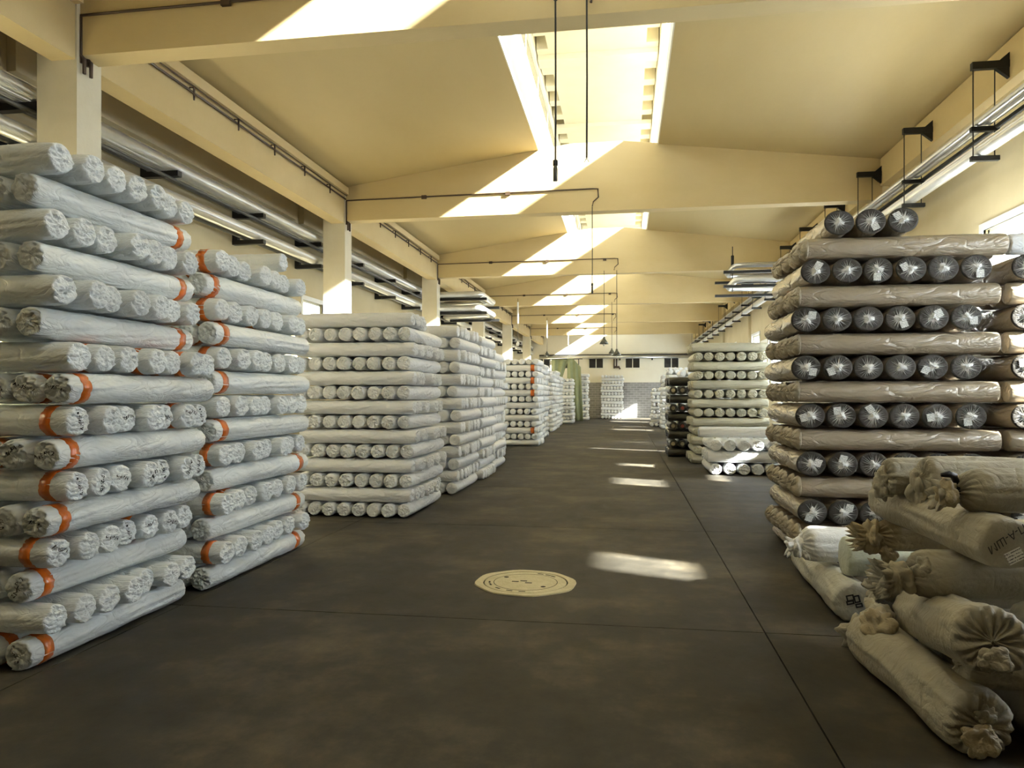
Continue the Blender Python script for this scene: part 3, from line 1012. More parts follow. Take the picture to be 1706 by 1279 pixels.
def fit_mesh(me, ry, rz):
    n = len(me.vertices)
    v = np.empty(n * 3)
    me.vertices.foreach_get('co', v)
    v = v.reshape(-1, 3)
    for k, r in ((1, ry), (2, rz)):
        lo, hi = v[:, k].min(), v[:, k].max()
        v[:, k] = (v[:, k] - (lo + hi) / 2) * (2 * r / (hi - lo))
    me.vertices.foreach_set('co', v.ravel())
    me.update()


def pleat_mesh(seed, R):
    rnd = random.Random(seed)
    b = MB()
    n = rnd.randint(30, 38)
    a = rnd.uniform(0, 6)
    cx_, cz_ = rnd.uniform(-0.012, 0.012), rnd.uniform(-0.012, 0.012)
    for i in range(n):
        a += 2 * math.pi / n * rnd.uniform(0.6, 1.4)
        r1 = R * rnd.uniform(0.55, 0.95)
        w0, w1 = rnd.uniform(0.0035, 0.009), rnd.uniform(0.0015, 0.004)
        hgt = rnd.uniform(0.005, 0.010)
        bend = rnd.uniform(-0.15, 0.15)
        pts = []
        for t in (0.0, 0.35, 0.7, 1.0):
            r = 0.006 + (r1 - 0.006) * t
            aa = a + bend * t
            p = V((-(0.014 + hgt * (1 - t) ** 1.5), cx_ * (1 - t) + r * math.cos(aa), cz_ * (1 - t) + r * math.sin(aa)))
            wv = V((0, -math.sin(aa), math.cos(aa))) * (w0 * (1 - t) + w1 * t)
            pts.append((p - wv + V((0.012, 0, 0)), p, p + wv + V((0.012, 0, 0))))
        vs = [q for tr in pts for q in tr]
        fs = []
        for k in range(3):
            o = k * 3
            fs += [(o, o + 1, o + 4, o + 3), (o + 1, o + 2, o + 5, o + 4), (o + 2, o, o + 3, o + 5)]
        b.add(vs, fs)
    return b.mesh('film_pleats', 'clear_film')


def tuft_mesh(seed, R):
    rnd = random.Random(seed)
    vs, fs = [], []
    n = 22
    rings = [(0.036, -0.012), (0.030, -0.022), (0.020, -0.030), (0.010, -0.040)]
    for r, x in rings:
        for j in range(n):
            a = 2 * math.pi * j / n
            k = 1 + 0.5 * math.sin(a * 3 + seed) * rnd.uniform(0.4, 1) + rnd.uniform(-0.25, 0.25)
            vs.append((x + rnd.uniform(-0.004, 0.004), r * k * math.cos(a), r * k * math.sin(a)))
    for i in range(len(rings) - 1):
        for j in range(n):
            k = (j + 1) % n
            fs.append((i * n + j, i * n + k, (i + 1) * n + k, (i + 1) * n + j))
    fs.append(tuple(range((len(rings) - 1) * n, len(rings) * n)))
    fs.append(tuple(reversed(range(n))))
    return MB().add(vs, fs).mesh('film_tuft', 'clear_film')


def end_disc_mesh(R):
    vs, fs = [], []
    n = 32
    rings = [(1.0, 0.0), (0.97, -0.012), (0.85, -0.013), (0.6, -0.011), (0.3, -0.012), (0.1, -0.012)]
    for r, x in rings:
        for j in range(n):
            a = 2 * math.pi * j / n
            vs.append((x, R * r * math.cos(a), R * r * math.sin(a)))
    for i in range(len(rings) - 1):
        for j in range(n):
            k = (j + 1) % n
            fs.append((i * n + j, i * n + k, (i + 1) * n + k, (i + 1) * n + j))
    fs.append(tuple(range((len(rings) - 1) * n, len(rings) * n)))
    return MB().add(vs, fs).mesh('fabric_end', 'fabric_core', True)


def gather_mesh(seed, R, depth=0.07, m='gather_brown'):
    """bunched film cap over a roll end, local -X outwards"""
    rnd = random.Random(seed)
    o = V((seed * 3.1, seed * 1.7, 0))
    vs, fs = [], []
    n = 48
    rings = [(1.03, 0.05), (1.06, 0.0), (1.02, -0.25), (0.9, -0.5), (0.72, -0.7), (0.5, -0.82), (0.3, -0.88), (0.15, -1.0), (0.05, -0.95)]
    kf = rnd.randint(6, 9)
    for q, (r, x) in enumerate(rings):
        for j in range(n):
            a = 2 * math.pi * j / n
            nn = noise.noise(V((math.cos(a) * 2.4, math.sin(a) * 2.4, q * 0.7)) + o)
            pl = math.sin(kf * a + 1.3 * nn * 3 + q * 0.3)
            w = 0 if q < 2 else 1
            rr = R * r * (1 + w * (0.07 * pl + 0.10 * nn))
            vs.append((depth * (x + w * (0.22 * nn + 0.16 * pl)), rr * math.cos(a), rr * math.sin(a)))
    for i in range(len(rings) - 1):
        for j in range(n):
            k = (j + 1) % n
            fs.append((i * n + j, i * n + k, (i + 1) * n + k, (i + 1) * n + j))
    fs.append(tuple(range((len(rings) - 1) * n, len(rings) * n)))
    me = MB().add(vs, fs).mesh('gathered_film', m, True)
    fit_mesh(me, R * 1.0, R * 1.0)
    return me


RY, RX = 0.123, 0.108
LY, LX = 1.45, 1.82
BY = [brown_body('brown_roll', 900 + i, RY, LY) for i in range(5)]
BX = [brown_body('brown_roll', 950 + i, RX, LX) for i in range(5)]
BX2 = [brown_body('brown_roll', 980 + i, RX, 1.12) for i in range(3)]
PLE = [pleat_mesh(40 + i, RY) for i in range(8)]
TUF = [tuft_mesh(60 + i, RY) for i in range(5)]
GAT = [gather_mesh(80 + i, RX) for i in range(6)]
EDISC = end_disc_mesh(RY * 0.985)
TAG = MB().box(-0.001, 0.001, -0.030, 0.030, -0.038, 0.038).mesh('paper_tag', 'printed_tag')


def brown_y(loc, label, group, rnd, tag=True):
    o = link('brown_fabric_roll', rnd.choice(BY)[1], None, loc, (0, 0, math.pi / 2), label, 'fabric roll', group)
    link('fabric_end', EDISC, o, (-LY / 2 - 0.002, 0, 0), label='dark rolled fabric end')
    ro = rnd.uniform(0, 6.28)
    link('film_pleats', rnd.choice(PLE), o, (-LY / 2 - 0.002, 0, 0), (ro, 0, 0), label='clear film pleats gathered to the centre')
    link('film_tuft', rnd.choice(TUF), o, (-LY / 2 - 0.002, 0, 0), (ro, 0, 0), label='bunched clear film tuft')
    if tag:
        a = rnd.uniform(0, 6.28)
        r = rnd.uniform(0.05, 0.075)
        link('paper_tag', TAG, o, (-LY / 2 - 0.026, r * math.cos(a), r * math.sin(a)), (rnd.uniform(-0.6, 0.6), 0, 0), label='white printed paper tag')
    return o


def brown_x(xl, y, z, label, group, rnd, short=False, gather=True):
    L = 1.12 if short else LX
    o = link('brown_fabric_roll', rnd.choice(BX2 if short else BX)[1], None, (xl + L / 2, y, z), (0, 0, 0), label, 'fabric roll', group)
    if gather:
        link('gathered_film', rnd.choice(GAT), o, (-L / 2 + 0.01, 0, 0), (rnd.choice([0, math.pi / 2, math.pi, -math.pi / 2]), 0, 0), label='crumpled clear film gathered over the roll end')
    return o


rnd = random.Random(21)
GB = 'brown film-wrapped rolls of the tall right stack'
GB2 = 'brown film-wrapped rolls of the stack beside the window'
z = 0.0
xl0 = 1.70
yb0 = 7.52
off_y = {1: 0.0, 3: -0.03, 5: -0.04, 7: -0.05, 9: -0.09, 11: -0.09, 13: 0.0, 15: 0.22}
tops = {}
for l in range(1, 16):
    if l % 2:   # lengthwise rolls showing their ends
        flat = 0.62 if l == 1 else 1.0   # the floor layer is pressed flat by the weight
        zc = z + RY * flat + 0.002
        n = 6
        if l == 15:
            n = 3
        for i in range(n):
            x = xl0 + 0.14 + off_y[l] + 0.288 * i
            brown_y((x, yb0 + LY / 2 + rnd.uniform(-0.02, 0.02), zc), f'{ORD[i + 1]} pleated roll end from the left, {ORD[l]} layer up, tall brown stack', GB, rnd, rnd.random() < 0.75).scale = (1, 1.15, flat)
        if 3 <= l <= 13:
            for i in range(3):
                x = 3.74 + 0.288 * i
                if l == 13 or i < 3:
                    brown_y((x, yb0 + LY / 2 + 0.02 + rnd.uniform(-0.02, 0.02), zc), f'{ORD[i + 1]} pleated roll end, {ORD[l]} layer up, right-edge stack beside the window', GB2, rnd, rnd.random() < 0.5).scale = (1, 1.15, 1)
        z += 2 * RY * flat + 0.004
    else:
        zc = z + RX + 0.002
        for i in range(6):
            y = yb0 + 0.12 + 0.241 * i
            w = {0: 'front'}.get(i, ORD[i + 1])
            lab = f'front brown roll lying crosswise, {ORD[l]} layer up, tall brown stack' if i == 0 else f'{ORD[i + 1]} crosswise brown roll from the front, {ORD[l]} layer up, tall brown stack'
            brown_x(xl0 + (0.06 if l == 14 else 0.0) + rnd.uniform(-0.02, 0.02), y, zc, lab, GB, rnd)
        if 4 <= l <= 12:
            for i in range(3):
                y = yb0 + 0.14 + 0.241 * i
                brown_x(3.60 + rnd.uniform(-0.01, 0.02), y, zc, f'{ORD[i + 1]} crosswise roll from the front, {ORD[l]} layer up, right-edge stack beside the window', GB2, rnd, True, False)
        if l == 14:
            put_roll(WHITE[1], 'fabric_roll', (4.2, yb0 + 0.2, zc + 0.01), 'x', 1.1, RX, 'pale grey roll on top of the right-edge stack before the bright window', GB2)
        z += 2 * RX + 0.004
# right-edge stack carries on to the floor as plain supports hidden by the pile
for l, zz in ((1, 0.002 + RY * 0.62), (2, 2 * RY * 0.62 + 0.006 + RX)):
    for i in range(3):
        if l == 1:
            brown_y((3.74 + 0.288 * i, yb0 + LY / 2 + 0.02, zz), f'{ORD[i + 1]} pleated roll end, floor layer, right-edge stack beside the window', GB2, rnd, False).scale = (1, 1, 0.62)
        else:
            brown_x(3.60, yb0 + 0.14 + 0.241 * i, zz, f'{ORD[i + 1]} crosswise roll from the front, second layer up, right-edge stack beside the window', GB2, rnd, True, False)

# ------------------------------------------------------------------ beige stack, its sunlit front pile and the dark stack behind


def right_stack(sname, pool, xface, y0, y1, x1, layers, pitch, first, n_y, n_x, group, word, seed, top=None, name='fabric_roll'):
    """aisle on the -x side; front shows the ends of y rolls"""
    rnd = random.Random(seed)
    W = x1 - xface
    for l in range(1, layers + 1):
        ax = first if l % 2 else ('y' if first == 'x' else 'x')
        zb = pitch * (l - 1)
        if ax == 'y':
            st = W / n_y
            for i in range(n_y if not (top and l == layers) else top):
                R = pitch / 2 * rnd.uniform(0.965, 0.995)
                Rh = st / 2 * rnd.uniform(0.92, 0.985)
                put_roll(rnd.choice(pool), name, (xface + st * (i + 0.5), (y0 + y1) / 2 + rnd.uniform(-0.03, 0.03), zb + R + 0.0005), 'y', y1 - y0, R,
                         f'{ORD[i + 1]} {word} roll end from the left, {ORD[l]} layer up, {sname}', group, Rh=Rh)
        else:
            st = (y1 - y0) / n_x
            for i in range(n_x if not (top and l == layers) else top):
                R = pitch / 2 * rnd.uniform(0.965, 0.995)
                Rh = st / 2 * rnd.uniform(0.92, 0.985)
                L = W * rnd.uniform(0.98, 1.01)
                put_roll(rnd.choice(pool), name, (xface + W / 2 + rnd.uniform(-0.03, 0.02), y0 + st * (i + 0.5), zb + R + 0.0005), 'x', L, R,
                         f'{ORD[i + 1]} crosswise {word} roll from the front, {ORD[l]} layer up, {sname}', group, flip=True, Rh=Rh)


right_stack('beige stack', BEIGE, 1.60, 17.9, 19.4, 3.35, 13, 0.222, 'x', 7, 7, 'beige rolls of the stack past the brown rolls', 'beige', 31, name='beige_fabric_roll')
right_stack('low sunlit pile', WHITE, 1.70, 15.45, 17.0, 3.1, 3, 0.245, 'y', 5, 6, 'white rolls of the low pile before the beige stack', 'bright white', 33)
put_roll(WHITE[3], 'fabric_roll', (2.35, 15.95, 0.245 * 3 + 0.122), 'x', 1.6, 0.118, 'bright white roll lying crosswise on top of the low sunlit pile', 'white rolls of the low pile before the beige stack')
right_stack('dark stack', DARK, 1.15, 19.75, 21.2, 2.35, 9, 0.235, 'x', 5, 5, 'dark film rolls of the stack behind the beige one', 'dark', 35, name='dark_film_roll')
core = disc_ring(0.0005, 0.055, 0.0, 0.02, 16).mesh('fabric_core_end', 'bag_tan')
core2 = disc_ring(0.0005, 0.050, 0.0, 0.02, 16).mesh('fabric_core_end', 'core_red')
for q, o in enumerate([o for o in COL.objects if o.name.startswith('dark_film_roll') and 'end from the left' in o['label']]):
    if q % 5 < 3:
        link('fabric_core_end', core2 if q in (6, 11) else core, o, (-0.757, 0.01, 0.0), (0, -math.pi / 2, 0), label='coloured fabric core showing at the end')

# ------------------------------------------------------------------ distant white stacks: one body of rolls too many to tell apart
frnd = random.Random(55)
FAR_V, FAR_F, FAR_N = [], [], [0]


def far_variant(seed, nseg, nbody, rings):
    sh = RollShape(seed, 0.1, 1.5, crumple=0.012, wrinkle=0.006, lump=0.06)
    global END_RINGS
    keep = END_RINGS
    END_RINGS = rings
    me = roll_mesh('tmp', sh, None, nseg, nbody)
    END_RINGS = keep
    v = np.empty(len(me.vertices) * 3)
    me.vertices.foreach_get('co', v)
    f = [tuple(p.vertices) for p in me.polygons]
    bpy.data.meshes.remove(me)
    return v.reshape(-1, 3), f


FV_NEAR = [far_variant(1200 + i, 24, 8, [(1.0, -0.028), (0.97, -0.006), (0.86, 0), (0.62, 0), (0.36, 0), (0.12, 0)]) for i in range(8)]
FV_FAR = [far_variant(1300 + i, 14, 3, [(1.0, -0.02), (0.92, -0.002), (0.5, 0)]) for i in range(8)]


def far_roll(p, axis, L, R, pool):
    v, f = frnd.choice(pool)
    a = frnd.uniform(0, 6.28)
    x, y, z = v[:, 0] * (L / 1.5), v[:, 1] * (R / 0.1), v[:, 2] * (R / 0.1)
    y, z = y * math.cos(a) - z * math.sin(a), y * math.sin(a) + z * math.cos(a)
    if axis == 'y':
        x, y = y, x * frnd.choice([1])
        f = [tuple(reversed(t)) for t in f]
    FAR_V.append(np.stack([x + p[0], y + p[1], z + p[2]], 1))
    k = FAR_N[0]
    FAR_F.extend([tuple(i + k for i in t) for t in f])
    FAR_N[0] += len(v)


def far_stack(x0, x1, y0, y1, layers, pitch, first, pool, aisle):
    """only the outer rolls: two deep from the aisle (aisle = +1 on the left side of the hall) and from the front"""
    for l in range(layers):
        ax = first if l % 2 == 0 else ('y' if first == 'x' else 'x')
        zc = pitch * (l + 0.5)
        dx, dy = frnd.uniform(-.04, .04), frnd.uniform(-.04, .04)
        if ax == 'x':
            n = max(1, int((y1 - y0) / (pitch * 1.03)))
            for i in range(n):
                far_roll(((x0 + x1) / 2 + dx + frnd.uniform(-.03, .03), y0 + (y1 - y0) * (i + 0.5) / n, zc), 'x', (x1 - x0) * frnd.uniform(0.96, 1.0), pitch * frnd.uniform(0.47, 0.5), pool)
        else:
            n = max(1, int((x1 - x0) / (pitch * 1.03)))
            for i in range(n):
                far_roll((x0 + (x1 - x0) * (i + 0.5) / n + dx, (y0 + y1) / 2 + frnd.uniform(-.03, .03), zc), 'y', (y1 - y0) * frnd.uniform(0.96, 1.0), pitch * frnd.uniform(0.47, 0.5), pool)


FAR = [  # x0, x1, y0, y1, layers
    (-4.18, -2.68, 11.75, 13.5, 14), (-4.25, -2.72, 13.85, 15.4, 14), (-4.3, -2.8, 15.7, 17.2, 13), (-4.9, -3.38, 17.6, 19.3, 13), (-5.0, -3.45, 19.6, 21.4, 12),
    (-4.3, -2.72, 23.2, 24.8, 14), (-4.5, -2.9, 25.2, 26.8, 13), (-4.6, -2.95, 27.4, 29.0, 14), (-4.8, -3.1, 32.0, 33.8, 13), (-4.9, -3.2, 35.0, 36.8, 14), (-4.9, -3.3, 38.0, 39.8, 13),
    (-4.6, -2.9, 41.5, 43.0, 6), (-4.9, -3.0, 43.0, 44.6, 13), (-3.1, -2.35, 47.6, 49.2, 15),
    (-1.62, -0.1, 50.6, 52.2, 15), (1.45, 2.4, 40.5, 42.0, 10), (1.6, 3.2, 27.8, 29.4, 13), (1.75, 3.3, 31.5, 33.0, 14), (1.7, 3.2, 35.5, 37.0, 13), (1.7, 3.2, 23.0, 24.5, 12), (1.3, 2.4, 38.4, 39.4, 3),
]
for i, (x0, x1, y0, y1, n) in enumerate(FAR):
    far_stack(x0, x1, y0, y1, n, 0.2, 'x' if i % 2 else 'y', FV_NEAR if y0 < 24 else FV_FAR, 1 if x0 < 0 else -1)
far_stack(2.45, 4.6, 9.2, 11.7, 15, 0.2, 'x', FV_FAR, -1)  # unseen stack added behind the brown rolls to block window sun
nw = len(FAR_F)
for yy_, zz_ in ((23.31, 2.5), (23.31, 2.1), (23.31, 1.7), (23.31, 0.5)):
    q = MB().tube([(-2.98, yy_, zz_), (-2.86, yy_, zz_)], 0.110, 14)
    FAR_V.append(np.array(q.v))
    FAR_F.extend([tuple(i + FAR_N[0] for i in t) for t in q.f])
    FAR_N[0] += len(q.v)
me = bpy.data.meshes.new('distant_fabric_rolls')
me.from_pydata(np.concatenate(FAR_V).tolist(), [], FAR_F)
me.polygons.foreach_set('use_smooth', [True] * len(me.polygons))
me.materials.append(MATS['film_warm'])
me.materials.append(MATS['tape_orange'])
for p_ in me.polygons[nw:]:
    p_.material_index = 1
link('distant_fabric_rolls', me, label='distant stacks of white wrapped rolls along both sides of the far aisle, plus an added sun-blocking stack', cat='fabric rolls', kind='stuff')

# ------------------------------------------------------------------ green tarpaulin hung over a far left stack
def sheet(fn, nu, nv, th):
    vs, fs = [], []
    for i in range(nu + 1):
        for j in range(nv + 1):
            vs.append(fn(i / nu, j / nv, 0))
    k = len(vs)
    for i in range(nu + 1):
        for j in range(nv + 1):
            p = fn(i / nu, j / nv, 0)
            vs.append((p[0], p[1] + th, p[2]))
    w = nv + 1
    for i in range(nu):
        for j in range(nv):
            a = i * w + j
            fs.append((a, a + 1, a + w + 1, a + w))
            fs.append((k + a, k + a + w, k + a + w + 1, k + a + 1))
    rim = [i * w for i in range(nu + 1)] + [nu * w + j for j in range(1, nv + 1)] + [i * w + nv for i in range(nu - 1, -1, -1)] + [j for j in range(nv - 1, 0, -1)]
    for q in range(len(rim)):
        a, b_ = rim[q], rim[(q + 1) % len(rim)]
        fs.append((a, b_, k + b_, k + a))
    return MB().add(vs, fs)


tp = empty('green_tarpaulin', (-3.2, 45.6, 0.0), label='green tarpaulin hung like a parted curtain beside the far left stacks', cat='tarpaulin')
sheet(lambda u, v, s: (-0.35 + 0.85 * u + 0.16 * (1 - v) * u, 0.10 * math.sin(u * 17 + v) * (0.4 + 0.6 * (1 - v)) - 0.2 * (1 - v), 0.02 + v * (3.85 - 0.95 * max(0, u - 0.45)) ), 40, 16, 0.012).build('hanging_panel', 'tarp_green', tp, True)
sheet(lambda u, v, s: (-1.35 + (1.05 * u) * (0.25 + 0.75 * v), 0.08 * math.sin(u * 13 + v * 2) + 0.15, 1.5 + 2.35 * v - 0.1 * u * (1 - v)), 26, 16, 0.012).build('swept_panel', 'tarp_green', tp, True)
MB().tube([(-1.5, 0.1, 3.87), (0.6, 0.1, 3.87)], 0.03, 8).build('rail', 'dark_pipe', tp)
for x in (-1.45, 0.35):
    MB().tube([(x, 0.16, 0), (x, 0.16, 3.87)], 0.03, 8).build('post', 'dark_pipe', tp)

# ------------------------------------------------------------------ the pile of cloth bags in the right foreground


def bag_mesh(name, L, R, seed, a='tie', b='flat', m='bag_cloth', tw=0.0, lump=0.09, ruff=1.0, nseg=72):
    """bag along local X from x=0 (end a) to x=L (end b)"""
    o = V((seed * 2.3, seed * 5.1, seed * 0.7))
    rings = []

    def end_rings(kind):
        # (distance beyond the roll end, radius factor, pleat amplitude)
        if kind == 'tie':
            e = [(-0.02, 1.0, .01), (0.02, 0.97, .03), (0.05, 0.86, .06), (0.075, 0.66, .12), (0.095, 0.42, .2), (0.11, 0.24, .25), (0.125, 0.20, .2), (0.145, 0.30, .3), (0.175, 0.46, .42), (0.205, 0.58, .4), (0.225, 0.62, .42), (0.215, 0.42, .35), (0.20, 0.22, .3), (0.19, 0.06, .1)]
            return [(d * (0.6 + 0.4 * ruff) if d > 0.1 else d, r * (ruff if d > 0.13 else 1), p) for d, r, p in e]
        if kind == 'pleat':
            return [(-0.05, 1.0, .01), (-0.02, 0.985, .025), (0.0, 0.94, .05), (0.012, 0.85, .07), (0.016, 0.7, .09), (0.016, 0.52, .12), (0.014, 0.36, .17), (0.012, 0.22, .2), (0.02, 0.13, .2), (0.03, 0.07, .2)]
        return [(-0.04, 1.0, 0), (-0.015, 0.985, .0), (0.0, 0.95, .005), (0.008, 0.86, .008), (0.012, 0.65, .01), (0.014, 0.4, .01), (0.015, 0.15, .01)]
    kp = 15 + seed % 6

    def ringpts(x, rf, pl, q, endside):
        out = []
        for j in range(nseg):
            th = 2 * math.pi * j / nseg
            t2 = th + tw * x
            n1 = noise.noise(V((math.cos(th) * 0.9, math.sin(th) * 0.9, x * 2.2)) + o)
            n2 = noise.noise(V((math.cos(t2) * 2.6, math.sin(t2) * 2.6, x * 2.0)) + o * 1.3)
            n3 = noise.noise(V((math.cos(th) * 2.2, math.sin(th) * 2.2, endside * 4 + q * 0.25)) + o * 0.7)
            r = R * rf * (1 + lump * n1) + R * 0.075 * (0.6 - 2 * abs(n2)) * min(1, rf)
            if pl:
                loose = rf < 0.75 and abs(x if endside < 0 else x - L) > 0.128
                s_ = math.sin((4 + seed % 2) * th + 3 * n3) if loose else math.sin(kp * th + 4 * n3)
                r *= (1 + 0.45 * pl * s_ + 0.6 * pl * n3) if loose else (1 + 0.5 * pl * s_ + 1.3 * pl * n3 * (1 if rf < 0.7 else 0.4))
            dz = 0
            ax = x
            if pl and rf < 0.97:
                ax = x + endside * R * (0.32 if rf < 0.6 else 0.7) * pl * math.sin(kp * th + 4 * n3 + 0.6)
                if loose:
                    ax = x + endside * R * pl * (0.35 * n3 + 0.15 * s_)
                elif rf < 0.75:
                    ax += endside * R * 0.6 * pl * n3
            zz = r * math.sin(th)
            be = -x if endside < 0 else (x - L if endside > 0 else 0)
            if be > 0.1:
                zz -= R * 2.2 * (be - 0.1)
            if zz < -R * 0.86:
                zz = -R * 0.86 - (-(zz) - R * 0.86) * 0.25
            out.append((ax, r * math.cos(th), zz))
        return out
    ea = end_rings(a)
    for q, (d, r, p) in enumerate(reversed(ea)):
        rings.append(ringpts(-d, r, p, len(ea) - q, -1))
    nb = max(14, int(L / 0.06))
    for i in range(1, nb):
        rings.append(ringpts(0.05 + (L - 0.1) * i / nb, 1.0, 0, 0, 0))
    eb = end_rings(b)
    for q, (d, r, p) in enumerate(eb):
        rings.append(ringpts(L + d, r, p, q, 1))
    vs = [v for r in rings for v in r]
    fs = []
    n = len(rings)
    for i in range(n - 1):
        for j in range(nseg):
            k = (j + 1) % nseg
            fs.append((i * nseg + j, (i + 1) * nseg + j, (i + 1) * nseg + k, i * nseg + k))
    fs.append(tuple(range(nseg)))
    fs.append(tuple(reversed(range((n - 1) * nseg, n * nseg))))
    return MB().add(vs, fs).mesh(name, m, True)


def ruffle_mesh(name, seed, size, m='bag_tan'):
    """loose crumpled flap of cloth"""
    b = bmesh.new()
    bmesh.ops.create_icosphere(b, subdivisions=4, radius=size)
    o = V((seed * 1.9, seed * 0.3, seed * 4.4))
    for v in b.verts:
        d = noise.voronoi(v.co / size * 1.25 + o)[0]
        c = min(d[1] - d[0], 0.6)
        f = noise.noise(v.co / size * 1.1 + o)
        v.co *= 0.72 + 0.55 * c + 0.5 * f
    me = bpy.data.meshes.new(name)
    b.to_mesh(me)
    b.free()
    me.polygons.foreach_set('use_smooth', [True] * len(me.polygons))
    me.materials.append(MATS[m])
    return me


def place_axis(o, A, B, roll=0.0):
    A, B = V(A), V(B)
    d = (B - A).normalized()
    up = V((0, 0, 1))
    yv = up.cross(d).normalized()
    zv = d.cross(yv)
    M = Matrix((d, yv, zv)).transposed().to_4x4()
    M.translation = A
    o.matrix_world = M @ Matrix.Rotation(roll, 4, 'X')


GP = 'cloth bags heaped in the right foreground'


def bag(A, B, R, seed, a, b, m, label, ruff=1.0, tw=0.0, tie=None, roll=0.0, name='cloth_wrapped_roll'):
    L = (V(B) - V(A)).length
    o = link(name, bag_mesh(name, L, R, seed, a, b, m, tw, ruff=ruff), None, label=label, cat='cloth roll', group=GP)
    place_axis(o, A, B, roll)
    if tie:
        t = disc_ring(R * 0.12, R * 0.27, -0.012, 0.012, 24).build('tie_cord', tie, o)
        t.rotation_euler = (0, math.pi / 2, 0)
        t.location = (-0.118, 0, 0)
    return o


P = {}
P[1] = bag((1.60, 3.63, 0.142), (1.52, 4.85, 0.128), 0.152, 1, 'pleat', 'tie', 'bag_cloth', 'lowest grey cloth roll on the floor, pleated end facing the viewer', ruff=1.2)
f = link('gathered_flap', ruffle_mesh('gathered_flap', 3, 0.085), P[1], (-0.055, 0.01, -0.045), label='tan bunched cloth at the knot')
f.scale = (0.55, 1.0, 0.9)
f = link('folded_flap', ruffle_mesh('folded_flap', 13, 0.06, 'bag_cloth'), P[1], (-0.02, -0.02, 0.045))
f.scale = (0.35, 0.9, 0.8)
f = link('crumpled_flap', ruffle_mesh('crumpled_flap', 5, 0.13), P[1], (1.02, 0.04, 0.15), label='tan crumpled loose cloth')
f.scale = (1.25, 0.8, 0.8)
f = link('crumpled_flap', ruffle_mesh('crumpled_flap', 8, 0.11, 'bag_cloth'), P[1], (1.22, -0.02, 0.14))
f.scale = (1.3, 0.8, 1.0)
P[3] = bag((1.555, 3.42, 0.59), (1.80, 4.85, 0.31), 0.150, 2, 'pleat', 'flat', 'bag_cloth', 'grey cloth roll with star-pleated end, tilted above the lowest roll')
f = link('gathered_flap', ruffle_mesh('gathered_flap', 4, 0.075, 'bag_cloth'), P[3], (-0.04, 0.0, -0.075), label='bunched cloth hanging from the knot')
f.scale = (0.45, 1.0, 0.8)
P[4] = bag((1.62, 3.84, 0.345), (2.75, 3.84, 0.33), 0.105, 4, 'pleat', 'flat', 'bag_cloth', 'dark grey cloth roll lying crosswise under the star-pleated roll')
P[5] = bag((1.60, 4.22, 0.685), (2.90, 4.30, 0.69), 0.128, 5, 'tie', 'flat', 'bag_cloth', 'grey cloth roll with tied bunched neck lying crosswise mid pile', ruff=1.25)
P[6] = bag((1.83, 3.86, 0.925), (1.80, 5.45, 0.92), 0.130, 7, 'flat', 'flat', 'bag_cloth', 'grey cloth roll with flat lettered end facing the viewer')
P[7] = bag((1.76, 4.66, 1.155), (3.1, 4.66, 1.15), 0.125, 8, 'pleat', 'flat', 'bag_cloth', 'pale grey cloth roll lying crosswise along the top of the pile')
P[17] = bag((1.64, 4.93, 1.13), (3.0, 4.93, 1.13), 0.120, 18, 'pleat', 'flat', 'bag_cloth', 'rearmost cloth roll on top of the pile, against the brown stack')
f = link('hanging_flap', ruffle_mesh('hanging_flap', 15, 0.10, 'bag_cloth'), P[7], (-0.03, 0.03, -0.06), label='loose cloth hanging from the open end')
f.scale = (0.6, 0.8, 1.2)
f = link('hanging_flap', ruffle_mesh('hanging_flap', 16, 0.10, 'bag_cloth'), P[17], (-0.03, 0.0, -0.04))
f.scale = (0.6, 0.8, 1.1)
P[8] = bag((1.82, 4.12, 1.148), (2.95, 4.12, 1.15), 0.118, 9, 'tie', 'flat', 'bag_cloth', 'cloth roll with black tie and rosette knot at the top front', ruff=1.0, tie='tie_black')
s_ = MB().tube([(-0.10, 0.02, 0.03), (-0.13, -0.01, 0.08), (-0.16, -0.03, 0.09), (-0.20, -0.03, 0.085)], [0.016, 0.018, 0.016, 0.01], 8).build('tie_tail', 'tie_black', P[8], True)
P[10] = bag((1.52, 6.28, 0.43), (2.7, 6.30, 0.43), 0.145, 11, 'tie', 'flat', 'bag_white', 'bright white wrapped roll with knotted end low beside the brown stack', ruff=0.8)
P[11] = bag((1.64, 5.86, 0.425), (2.7, 5.86, 0.42), 0.150, 12, 'flat', 'flat', 'bag_green', 'pale green film-wrapped roll low in the pile', tw=1.0)
P[12] = bag((1.64, 5.62, 0.135), (1.70, 7.25, 0.12), 0.145, 13, 'flat', 'tie', 'bag_pale', 'pale cloth bag on the floor with stencilled boxes on its end', ruff=0.5)
P[13] = bag((1.80, 5.30, 0.70), (2.9, 5.30, 0.70), 0.115, 14, 'tie', 'flat', 'bag_tan', 'tan cloth roll with torn bunched end behind the lettered roll', ruff=1.3)
P[14] = bag((1.78, 4.98, 0.44), (2.9, 4.98, 0.44), 0.125, 15, 'tie', 'flat', 'bag_cloth', 'cloth roll with crumpled end behind the tied mid roll', ruff=1.1)
P[15] = bag((1.99, 3.60, 0.132), (1.97, 5.0, 0.13), 0.138, 16, 'pleat', 'flat', 'bag_cloth', 'cloth roll on the floor at the right edge of the picture')
P[16] = bag((1.97, 3.55, 0.62), (2.05, 4.1, 0.50), 0.10, 17, 'tie', 'flat', 'bag_pale', 'pale knotted bundle at the right picture edge above the pile', ruff=0.9)


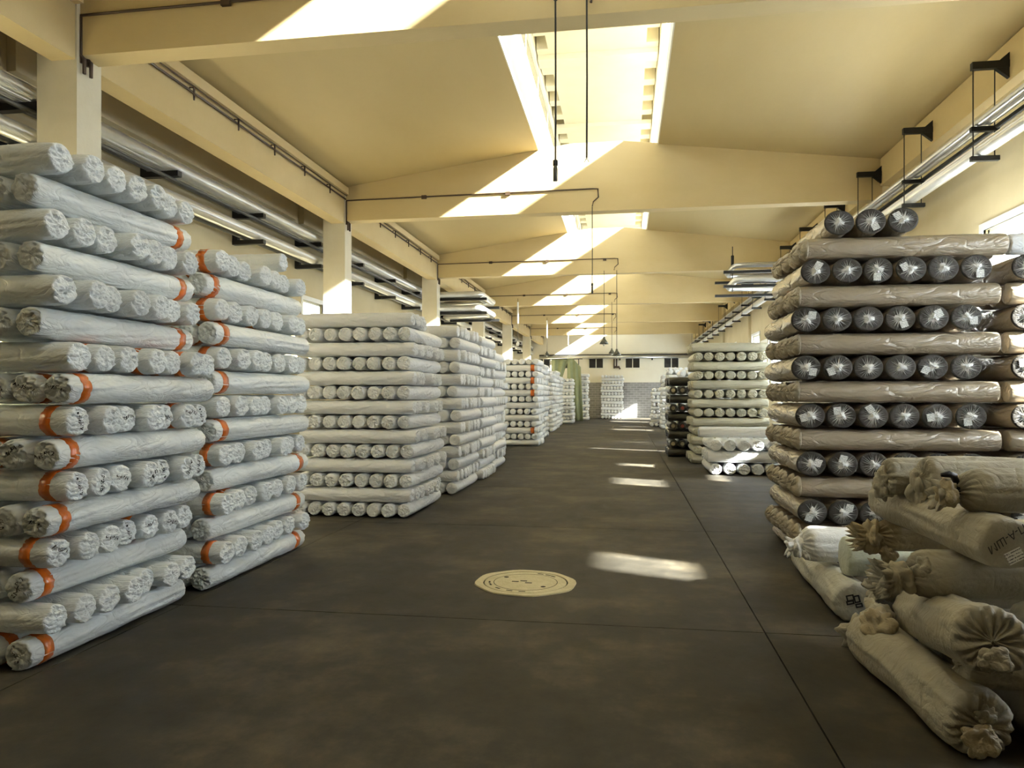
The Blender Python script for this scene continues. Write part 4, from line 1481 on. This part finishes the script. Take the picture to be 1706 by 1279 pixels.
for k, lst in {5: [((-0.15, 0.0, -0.02), 0.105, 21, 'bag_cloth', (0.9, 1.1, 1.0)), ((-0.05, -0.07, 0.05), 0.07, 22, 'bag_cloth', (0.9, 0.8, 0.9))],
               13: [((-0.14, -0.02, -0.02), 0.105, 23, 'bag_tan', (0.8, 1.0, 1.15)), ((-0.05, -0.05, -0.12), 0.07, 24, 'bag_tan', (0.8, 0.8, 1.0))],
               14: [((-0.13, -0.03, -0.01), 0.10, 25, 'bag_cloth', (0.8, 1.0, 1.1))],
               10: [((-0.13, -0.02, -0.02), 0.075, 26, 'bag_white', (0.8, 1.0, 1.1)), ((-0.06, -0.06, -0.07), 0.05, 27, 'bag_white', (0.8, 0.9, 1.1))],
               8: [((-0.17, -0.02, -0.01), 0.075, 28, 'bag_tan', (0.8, 1.0, 1.0))]}.items():
    for loc, size, sd, m_, sc in lst:
        f = link('bunched_cloth', ruffle_mesh('bunched_cloth', sd, size, m_), P[k], loc)
        f.scale = sc


def flat_text(name, parent, body, size, loc, rot, m='ink', shear=0.2):
    vs, fs = text_polys(body, size, shear)
    o = MB().add([(0, -u, v) for u, v, _ in vs], fs).build(name, m, parent)
    o.location = loc
    o.rotation_euler = rot
    return o


flat_text('lettering', P[6], 'П-А-ШМ', 0.052, (-0.022, 0.015, 0.035), (0.55, 0, 0)).rotation_euler = (2.5, 0, 0)
tg = MB().box(-0.001, 0.001, -0.04, 0.04, -0.03, 0.03).build('paper_tag', 'printed_tag', P[6], label='printed paper tag')
tg.location = (-0.020, -0.02, -0.05)
tg.rotation_euler = (-0.5, 0, 0)
for (y, z, w, hh) in ((0.03, 0.045, 0.022, 0.018), (-0.015, 0.04, 0.016, 0.022), (0.03, 0.012, 0.022, 0.010), (-0.03, -0.005, 0.02, 0.010)):
    o = MB()
    t = 0.005
    o.box(-0.001, 0.001, -w, w, hh - t, hh + t).box(-0.001, 0.001, -w, w, -hh - t, -hh + t).box(-0.001, 0.001, -w - t, -w + t, -hh - t, hh + t).box(-0.001, 0.001, w - t, w + t, -hh - t, hh + t)
    q = o.build('stencilled_box', 'ink', P[12])
    q.location = (-0.021, y, z)
    q.rotation_euler = (-0.25, 0, 0)
